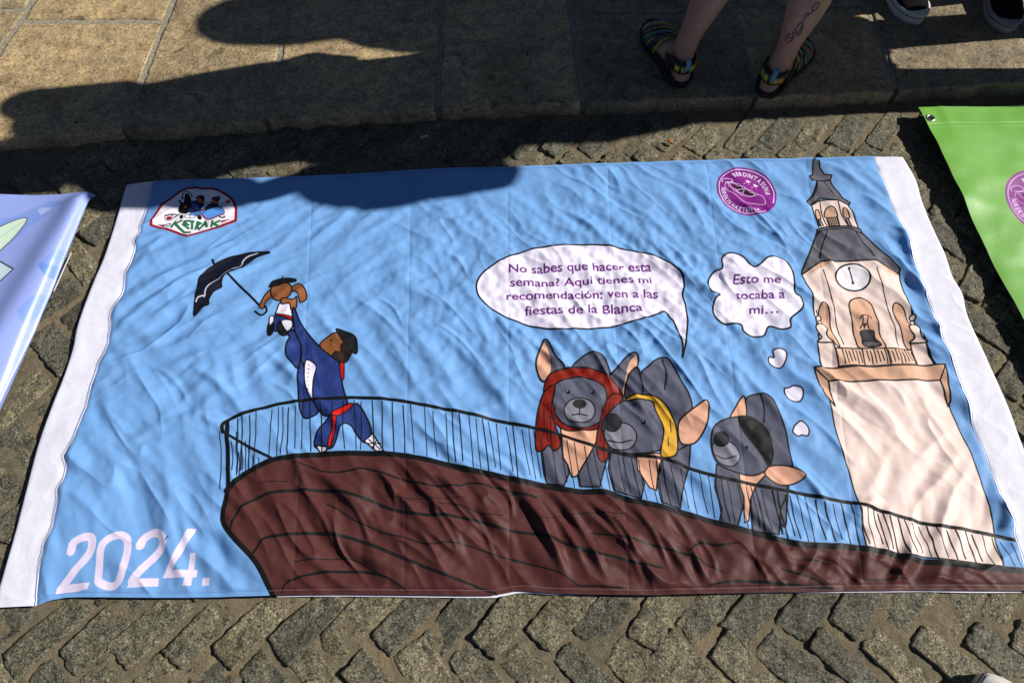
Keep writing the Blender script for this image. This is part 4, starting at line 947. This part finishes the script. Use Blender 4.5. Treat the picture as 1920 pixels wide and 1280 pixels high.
        for k_, (ff, l_) in enumerate(((.028, .070), (.010, .082), (-.008, .076), (-.026, .060))):
            b0 = wr-up*.085*s+f*(.012+ff); body.append(([C(b0, .0095, .0095), C(b0-up*l_*.55-r*q*.008, .009, .009), C(b0-up*l_-r*q*.022, .0075, .0075)], r))
        b0 = wr-up*.03*s+f*.038; body.append(([C(b0, .011, .011), C(b0-up*.03+f*.018, .010, .010), C(b0-up*.06+f*.020-r*q*.01, .008, .008)], r))
    bo = link('body', chain_mesh(body, voxel, 'body'), M_skin, root)
    top = [([C(pel+up*(-.04), .175*wide, .125), C(pel*.5+che*.5, .150*wide, .11), C(che, .172*wide, .125), C(che+up*.12*s, .18*wide, .10), C(nk-up*.05, .09, .075)], r)]
    for q in (-1, 1):
        sh = che+r*q*.175*wide*s+up*.13*s; el = che+r*q*.225*wide-up*.13*s-f*.02; top.append(([C(sh, .066, .068), C((sh+el)/2, .062, .064), C(sh*.2+el*.8, .06, .062)], r))
    link('shirt', chain_mesh(top, .012, 'shirt'), mats[0], root)
    cl_legs.append(([C(pel-up*.06, .165*wide, .122), C(pel+up*.05, .160*wide, .118)], r))
    link('shorts' if legs_bare else 'trousers', chain_mesh(cl_legs, .012, 'trousers'), mats[1], root)
    if coat:
        link('shadow_skirt' if legs_bare else 'shadow_coat', chain_mesh([([C(mid+ln*.1+up*coat[0], coat[1]*1.05, .17), C(mid+ln*.2+up*.7, coat[1], .155), C(pel+up*.02, coat[1]*.92, .14)]+([] if legs_bare else [C(che+up*.17, coat[1]*1.0, .13), C(nk+up*.02, coat[1]*.85, .12)]), r)], .014, 'coat'), mats[0] if not legs_bare else mats[1], root)  # garment out of view, added to widen the figure's cast shadow
    hr = [([C(hd+up*.03-f*.03*hair_k, .080*hair_k, .088*hair_k), C(hd+up*.075-f*.012*hair_k, .070*hair_k, .082*hair_k)], r), ([C(hd+up*.03-f*.05*hair_k, .078*hair_k, .06), C(hd-up*.05-f*.055, .068*hair_k, .045), C(hd-up*(.22 if hair_long else .07)-f*.06, .07 if hair_long else .05, .035)], r)]  # enlarged on some unseen heads to fill out their cast shadow
    link('hair', chain_mesh(hr, .010, 'hair'), mats[2], root)
    for q in (-1, 1):
        bm = bmesh.new(); bmesh.ops.create_uvsphere(bm, u_segments=12, v_segments=8, radius=.011); me = bpy.data.meshes.new('eye'); bm.to_mesh(me); bm.free()
        e = link('eye', me, M_eye, root); e.location = tuple(hd+f*.083+r*q*.030+up*.01)
        bm = bmesh.new(); bmesh.ops.create_uvsphere(bm, u_segments=10, v_segments=6, radius=.005); me = bpy.data.meshes.new('iris'); bm.to_mesh(me); bm.free()
        i_ = link('iris', me, M_iris, e); i_.location = tuple(f*.0075)
    bm = bmesh.new(); bmesh.ops.create_uvsphere(bm, u_segments=14, v_segments=8, radius=1, matrix=Matrix.Translation(tuple(hd+f*.078-up*.055)) @ Matrix.Rotation(face-math.pi/2, 4, 'Z') @ Matrix.Diagonal((.024, .008, .006, 1)))
    me = bpy.data.meshes.new('mouth'); bm.to_mesh(me); bm.free(); link('mouth', me, plain('lips', (.35, .12, .10, 1), .5), root)
    return root, bo
def cloth_mat(n, c): return plain(n, c, .85, .2, 500, .0006, .3)
# foot outline: half width left/right of the foot axis at each length (metres from the heel)
FL = np.array([0, .012, .03, .06, .10, .14, .18, .21, .235, .252, .262]); FW = np.array([.004, .024, .033, .036, .035, .040, .047, .047, .038, .022, .003])
def outline(y, grow=0.0, k=1.0): return np.interp(y/k, FL, FW)+grow
def loft(name, rings, mat, parent, close=True):
    n, m = len(rings), len(rings[0]); V = np.vstack(rings); F = []
    for i in range(n-1):
        for j in range(m if close else m-1): F.append((i*m+j, i*m+(j+1) % m, (i+1)*m+(j+1) % m, (i+1)*m+j))
    me = bpy.data.meshes.new(name); me.from_pydata([tuple(v) for v in V], [], F+([tuple(range(m))[::-1], tuple(range((n-1)*m, n*m))] if close else [])); me.update()
    for q in me.polygons: q.use_smooth = True
    return link(name, me, mat, parent)
def local(root, heel, d, base=0.0):
    d = np.array([d[0], d[1], 0.]); d /= np.linalg.norm(d); r = np.array([d[1], -d[0], 0.]); h = np.array([heel[0]-root.location.x, heel[1]-root.location.y, base])
    return lambda x, y, z: h+r*x+d*y+np.array([0, 0, 1.])*z
def sole_rings(Lf, k, z0, z1, g0, g1, steps=4, lip=0.0):
    t = np.linspace(0, 1, 22); ys = k*.262*(1-np.cos(np.pi*t))/2
    out = []
    for q in range(steps):
        a = q/(steps-1); z = z0+(z1-z0)*a; g = g0+(g1-g0)*a
        c = k*.131; pts = [(outline(y, 0, k), y) for y in ys]+[(-outline(y, 0, k), y) for y in ys[::-1]]
        R = []
        for x, y in pts:
            n = math.hypot(x/.04, (y-c)/.131)+1e-6; R.append(Lf(x*(1+g/.04), c+(y-c)*(1+g/.131), z+lip*max(0, (y/k-.19)/.07)**2))
        out.append(np.array(R))
    return out
STRAPC = [('lime', (.42, .46, .05, 1)), ('teal', (.10, .22, .34, 1)), ('purple', (.10, .03, .14, 1)), ('green', (.14, .30, .08, 1)), ('orange', (.55, .22, .04, 1)), ('black', (.012, .012, .014, 1))]
SM = {n: plain('strap_'+n, c, .55, .4, 600, .0004, .2) for n, c in STRAPC}
def strap(name, Lf, y0, y1, w, mat, parent, side=(0, math.pi), lift=.004, hh=None, sag=0.0, ends=None):
    """a flat band over the foot from one side to the other"""
    n = 22; mid = []
    for i in range(n):
        a = side[0]+(side[1]-side[0])*i/(n-1); y = y0+(y1-y0)*i/(n-1)
        W = outline(y)+.001; Hh = np.interp(y, [0, .03, .06, .10, .14, .19, .23, .26], [.05, .075, .088, .083, .062, .045, .036, .025]) if hh is None else hh
        mid.append((W*math.cos(a)*1.02, y, .020+(Hh-.014+lift)*math.sin(a)**.8 if math.sin(a) > 0 else .02))
    rings = []
    for i, (x, y, z) in enumerate(mid):
        j, k = max(0, i-1), min(n-1, i+1); t = np.array(mid[k])-np.array(mid[j]); t /= np.linalg.norm(t)
        ax = np.array([0, 1., 0]); wv = ax-t*np.dot(ax, t); wv /= np.linalg.norm(wv); nn = np.cross(t, wv)
        c = np.array([x, y, z]); q = [c+wv*w/2+nn*.0012, c+wv*w/2*.9+nn*.0022, c-wv*w/2*.9+nn*.0022, c-wv*w/2+nn*.0012, c-wv*w/2-nn*.0012, c+wv*w/2-nn*.0012]
        rings.append(np.array([Lf(*v) for v in q]))
    return loft(name, rings, mat, parent)
def sandal(root, heel, d, q):
    Lf = local(root, heel, d)
    rub = plain('black_rubber', (.014, .014, .015, 1), .75, .3)
    so = loft('sandal_sole', sole_rings(Lf, 1.0, .002, .022, .004, .009, 5, .008), rub, root)
    so.name = 'sandal'
    cols = ['teal', 'lime', 'purple', 'orange', 'green', 'teal', 'lime', 'purple', 'green', 'lime']
    for i, c in enumerate(cols):
        y = .235-.0125*i; strap('strap', Lf, y+.012*q, y-.016*q, .0062, SM[c], so, lift=.005+.0006*(i % 2))
    for i in range(3): strap('strap', Lf, .150-.03*i, .215-.03*i, .006, SM['black'], so, lift=.008)
    # heel counter: black collar round the ankle with yellow patches and a pull tab
    def collar(z0, z1, a0, a1, off, mat, nm, par):
        rings = []
        for i in range(19):
            a = a0+(a1-a0)*i/18; W = .038+off; x = W*math.cos(a); y = .048-(.042+off)*math.sin(a)*1.12
            rings.append(np.array([Lf(x, y, z0-.004*math.sin(a)), Lf(x*1.04, y-.002*math.sin(a), (z0+z1)/2), Lf(x, y, z1), Lf(x*.95, y, z1), Lf(x*.98, y, (z0+z1)/2), Lf(x*.95, y, z0)]))
        return loft(nm, rings, mat, par)
    hc = collar(.052, .086, -.25, math.pi+.25, .0, SM['black'], 'heel_strap', so)
    for a0, a1, c in ((.62, 1.15, 'orange'), (1.02, 1.45, 'lime'), (1.68, 2.05, 'lime'), (2.2, 2.5, 'lime')): collar(.060, .078, a0, a1, .0035, SM[c], 'heel_patch', so)
    for sx in (-1, 1):
        strap_pts = [Lf(sx*.036, .050, .022), Lf(sx*.041, .052, .05), Lf(sx*.040, .058, .082)]
        rings = [np.array([p_+Lf(0, .016, 0)-Lf(0, 0, 0), p_+(Lf(sx*.004, .0, 0)-Lf(0, 0, 0)), p_-(Lf(0, .016, 0)-Lf(0, 0, 0)), p_-(Lf(sx*.003, 0, 0)-Lf(0, 0, 0))]) for p_ in strap_pts]
        loft('side_strap', rings, SM['black'], so)
    tb = []
    for i in range(9):
        t = i/8; y = -.006-.010*math.sin(math.pi*t); z = .070+.045*t
        for_ = [(.007, y, z), (.007, y-.004, z), (-.007, y-.004, z), (-.007, y, z)]; tb.append(np.array([Lf(a+.012*q, b, c) for a, b, c in for_]))
    loft('pull_tab', tb, SM['teal'], so)
    return so
def shoe(root, toe, back, upper, sole, line, k=1.08):
    """toe: the tip on the pavement; back: direction towards the heel"""
    b = np.array(back, float); b /= np.linalg.norm(b); heel = np.array(toe)+b*.262*k; d = -b; Lf = local(root, heel, d)
    so = loft('shoe', sole_rings(Lf, k, .001, .031, .004, .0055, 5), sole, root)
    loft('sole_line', sole_rings(Lf, k, .0235, .0255, .0062, .0062, 3), line, so)
    loft('sole_rim', sole_rings(Lf, k, .0315, .0345, .0035, .002, 3), sole, so)
    rings = []
    ys = np.r_[np.linspace(.001, .02, 4), np.linspace(.035, .225, 14), np.linspace(.235, .261, 5)]
    for y in ys:
        W = outline(y)-.001; Hh = np.interp(y, [0, .01, .03, .08, .12, .16, .20, .235, .262], [.05, .068, .074, .060, .078, .066, .052, .042, .016])
        a = np.linspace(0, np.pi, 17); rings.append(np.array([Lf(W*k*np.cos(t)*(1-.12*(math.sin(t)**4)*(y < .11)), y*k, .026+max(.004, Hh-.026)*abs(np.sin(t))**.7) for t in a]))
    up = loft('upper', rings, upper, so, False)
    pts = [(0.030*math.cos(a), .062+.052*math.sin(a)) for a in np.linspace(0, 2*np.pi, 24, endpoint=False)]
    rr = []
    for h_, g_ in ((.058, 1.0), (.070, 1.05), (.079, 1.02), (.079, .92), (.060, .88)): rr.append(np.array([Lf(x*g_*k, (.062+(y-.062)*g_)*k, h_+.010*((.062-y)/.05)) for x, y in pts]))
    loft('collar', rr, upper, so)
    return heel, d

# woman in striped sandals seen from behind
def G3(x, y, z): return np.array(gnd(x, y, z))
hl = G3(1283, 153, .062); tl = G3(1232, 62, .06); hr_ = G3(1433, 171, .062); tr_ = G3(1496, 92, .06)
FEET = ((hl, tl-hl), (hr_, tr_-hr_))
M_top = cloth_mat('dark_cotton', (.05, .06, .09, 1)); M_short = cloth_mat('denim', (.08, .11, .18, 1)); M_hair = plain('brown_hair', (.06, .035, .02, 1), .5, .4, 300, .002)
woman, wb = person('person seen from behind as two bare tattooed legs in strappy multicoloured sandals', FEET, math.radians(50), 1.78, (-.05, -.20), (M_top, M_short, M_hair), .0055, True, 1.2, True, .052, (.022, .0), (hl[0]*.5+hr_[0]*.5+.03, 1.66), coat=(.50, .185))
sandal(woman, FEET[0][0], FEET[0][1], -1); sandal(woman, FEET[1][0], FEET[1][1], 1)
# tattoo: thin ink lines lying on the right calf
dg = bpy.context.evaluated_depsgraph_get(); bvh = BVHTree.FromPolygons([v.co.copy() for v in wb.data.vertices], [tuple(f.vertices) for f in wb.data.polygons])
camL = Vector((-woman.location.x, -woman.location.y, CAMH-woman.location.z))
def ink(pts):
    pts = np.array(pts, float); Q = np.vstack([2*pts[0]-pts[1], pts, 2*pts[-1]-pts[-2]]); out = []
    for i in range(1, len(Q)-2):
        for t in np.linspace(0, 1, 7)[:-1]:
            a, b, c, d = Q[i-1], Q[i], Q[i+1], Q[i+2]; out.append(.5*((2*b)+(-a+c)*t+(2*a-5*b+4*c-d)*t*t+(-a+3*b-3*c+d)*t**3))
    hits = []
    for x, y in out:
        X_, Y_ = 1180+x/4.8, y/4.8; u = (X_-960)/FOC; v = (Y_-640)/FOC; dv = Vector((u, ST-v*CT, -CT-v*ST)).normalized()
        h = bvh.ray_cast(camL, dv)
        if h[0]: hits.append((h[0]+h[1]*.0006, h[1]))
    return hits
TATT = [[(1410,345),(1425,318),(1460,300),(1480,320),(1465,360),(1430,382),(1408,370),(1410,345)], [(1470,300),(1500,260),(1530,215),(1555,205),(1562,240),(1545,290),(1520,322),(1503,310),(1510,270)], [(1480,300),(1520,300),(1560,215)], [(1425,330),(1450,345),(1470,330)],
        [(1555,205),(1575,170),(1590,130),(1600,120),(1615,140),(1600,150),(1585,135)], [(1600,120),(1630,125),(1650,100),(1640,80),(1655,60),(1680,35),(1705,32),(1700,60),(1670,95),(1645,100)]]
Vs, Fs = [], []
for tl_ in TATT:
    H_ = ink(tl_)
    for i in range(len(H_)-1):
        (a, na), (b, nb) = H_[i], H_[i+1]; t = (b-a)
        if t.length > .03 or t.length < 1e-6: continue
        s_ = t.normalized().cross(na).normalized()*.0016; o_ = len(Vs); Vs += [a+s_, a-s_, b-s_, b+s_]; Fs.append((o_, o_+1, o_+2, o_+3))
if Vs:
    me = bpy.data.meshes.new('tattoo'); me.from_pydata([tuple(v) for v in Vs], [], Fs); link('tattoo', me, plain('tattoo_ink', (.035, .035, .045, 1), .6), woman)
# the others
M_canvas = plain('black_canvas', (.010, .010, .012, 1), .9, .05, 500, .0005); M_rub = plain('white_rubber', (.62, .60, .56, 1), .45, .4, None, 0, .12); M_gr = plain('grey_rubber', (.30, .30, .30, 1), .6); M_bl = plain('black_stripe', (.02, .02, .02, 1), .6)
M_jean = cloth_mat('blue_jeans', (.05, .07, .13, 1)); M_bshirt = cloth_mat('green_shirt', (.06, .10, .07, 1)); M_wshirt = cloth_mat('white_shirt', (.55, .54, .50, 1)); M_dk = cloth_mat('black_trousers', (.02, .02, .025, 1)); M_hair2 = plain('black_hair', (.015, .013, .012, 1), .5, .4, 300, .002)
def stander(label, toe1, b1, toe2, b2, face, H, lean, mats, up, so, ln, wide=1.0, **kw):
    k = 1.08; f_ = []
    for t, b in ((toe1, b1), (toe2, b2)):
        b = np.array(b, float); b /= np.linalg.norm(b); f_.append((np.array(t)+b*.262*k*.93, -b))
    root, bo = person(label, f_, face, H, lean, mats, .010, False, wide, **kw)
    shoe(root, toe1, b1, up, so, ln); shoe(root, toe2, b2, up, so, ln); return root
t3 = G3(1722, 41, SLAB_Z+.01); t4 = G3(1888, 58, SLAB_Z+.01)
stander('person in black slip-on sneakers with thick white soles standing on the flagstones', t3, (-.22, 1), t3+np.array([-.02, .27]), (.15, 1), -math.pi*.9, 1.61, (0, -.16), (M_bshirt, M_jean, M_hair), M_canvas, M_rub, M_bl, .85, pelvis=(1.2, 2.20), coat=(.30, .21), hair_k=1.75, hair_long=True)
stander('person in black sneakers with grey soles at the right end of the flagstones', t4, (.12, 1), t4+np.array([.27, .05]), (.3, 1), -math.pi*.8, 1.75, (0, -.02), (M_wshirt, M_dk, M_hair2), M_canvas, M_gr, M_bl, 1.0, coat=(.80, .18), pelvis=(1.52, 2.05))
stander('person in jeans standing out of view on the right whose shadow crosses the kerb', np.array([1.70, 1.59]), (1, .03), np.array([1.73, 1.87]), (1, .03), math.pi, 1.84, (-.04, -.42), (M_top, M_jean, M_hair2), M_canvas, M_gr, M_bl, .78, pelvis=(1.90, 1.87), hair_k=1.45, hair_long=True, stoop=True, coat=(.88, .17))

# ------------------------------------------------------------------ shoe tip at the lower right edge, cigarette ends
rt = empty('person', (1.02, -.25, 0)); bpy.data.objects.remove(rt)
old = SLAB_Z; SLAB_Z = 0.004
t6 = np.array(gnd(1850, 1268, .03)); 
stander('person whose white-capped shoe tip touches the lower right edge of the photo', t6, (.25, -1), t6+np.array([.26, -.06]), (.1, -1), math.pi/2, 1.72, (0, -.1), (M_wshirt, M_jean, M_hair), M_rub, M_rub, M_bl, 1.0)
SLAB_Z = old
def butt(label, px, py, ang, c1, c2, z=.006, L=.022):
    g_ = gnd(px, py, z); e = empty('cigarette_butt', (g_[0], g_[1], z)); tag(e, label, 'cigarette end'); e.rotation_euler[2] = math.radians(ang)
    def cyl(name, x0, x1, r, mat):
        a = np.linspace(0, 2*np.pi, 10, endpoint=False); rings = [np.array([(x, r*f*math.cos(t)*1.05, r*f*math.sin(t)*.85) for t in a]) for x, f in ((x0, .8), (x0+.001, 1), ((x0+x1)/2, .96), (x1-.001, 1), (x1, .85))]
        loft(name, rings, mat, e)
    cyl('filter', 0, L*.75, .0037, plain(name_of(c1), c1, .8)); cyl('paper', L*.75, L, .0036, plain(name_of(c2), c2, .9))
def name_of(c): return 'butt_%d_%d' % (int(c[0]*100), int(c[2]*100))
butt('orange cigarette end on the cobbles above the banner, near the shadow edge', 1252, 262, -52, (.55, .17, .03, 1), (.2, .12, .07, 1))
butt('pale cigarette end lying in the shade between kerb and banner', 788, 258, 20, (.6, .5, .38, 1), (.7, .68, .6, 1))

# loose grit and crumbs on the stones
rg = random.Random(8); Vs, Fs = [], []
while len(Vs) < 6*190:
    x, y = rg.uniform(-1.5, 1.6), rg.uniform(.0, 1.85)
    if inside(OUT, np.array(x), np.array(y)) or inside(GBP, np.array(x), np.array(y)) or inside(LBP, np.array(x), np.array(y)): continue
    z = SLAB_Z+.001 if y > kerb_y(x)+.01 else .002; r = rg.uniform(.0009, .0026); o_ = len(Vs)
    for d in ((1, 0, 0), (0, 1, 0), (-1, 0, 0), (0, -1, 0), (0, 0, 1), (0, 0, -1)): Vs.append((x+d[0]*r*rg.uniform(.6, 1.3), y+d[1]*r*rg.uniform(.6, 1.3), z+d[2]*r*.7+r*.4))
    for a, b in ((0, 1), (1, 2), (2, 3), (3, 0)): Fs += [(o_+a, o_+b, o_+4), (o_+b, o_+a, o_+5)]
me = bpy.data.meshes.new('grit'); me.from_pydata(Vs, [], Fs); tag(link('grit', me, plain('grit_stone', (.30, .27, .20, 1), .9)), 'loose pale grit scattered over the paving', 'grit', None, 'stuff')
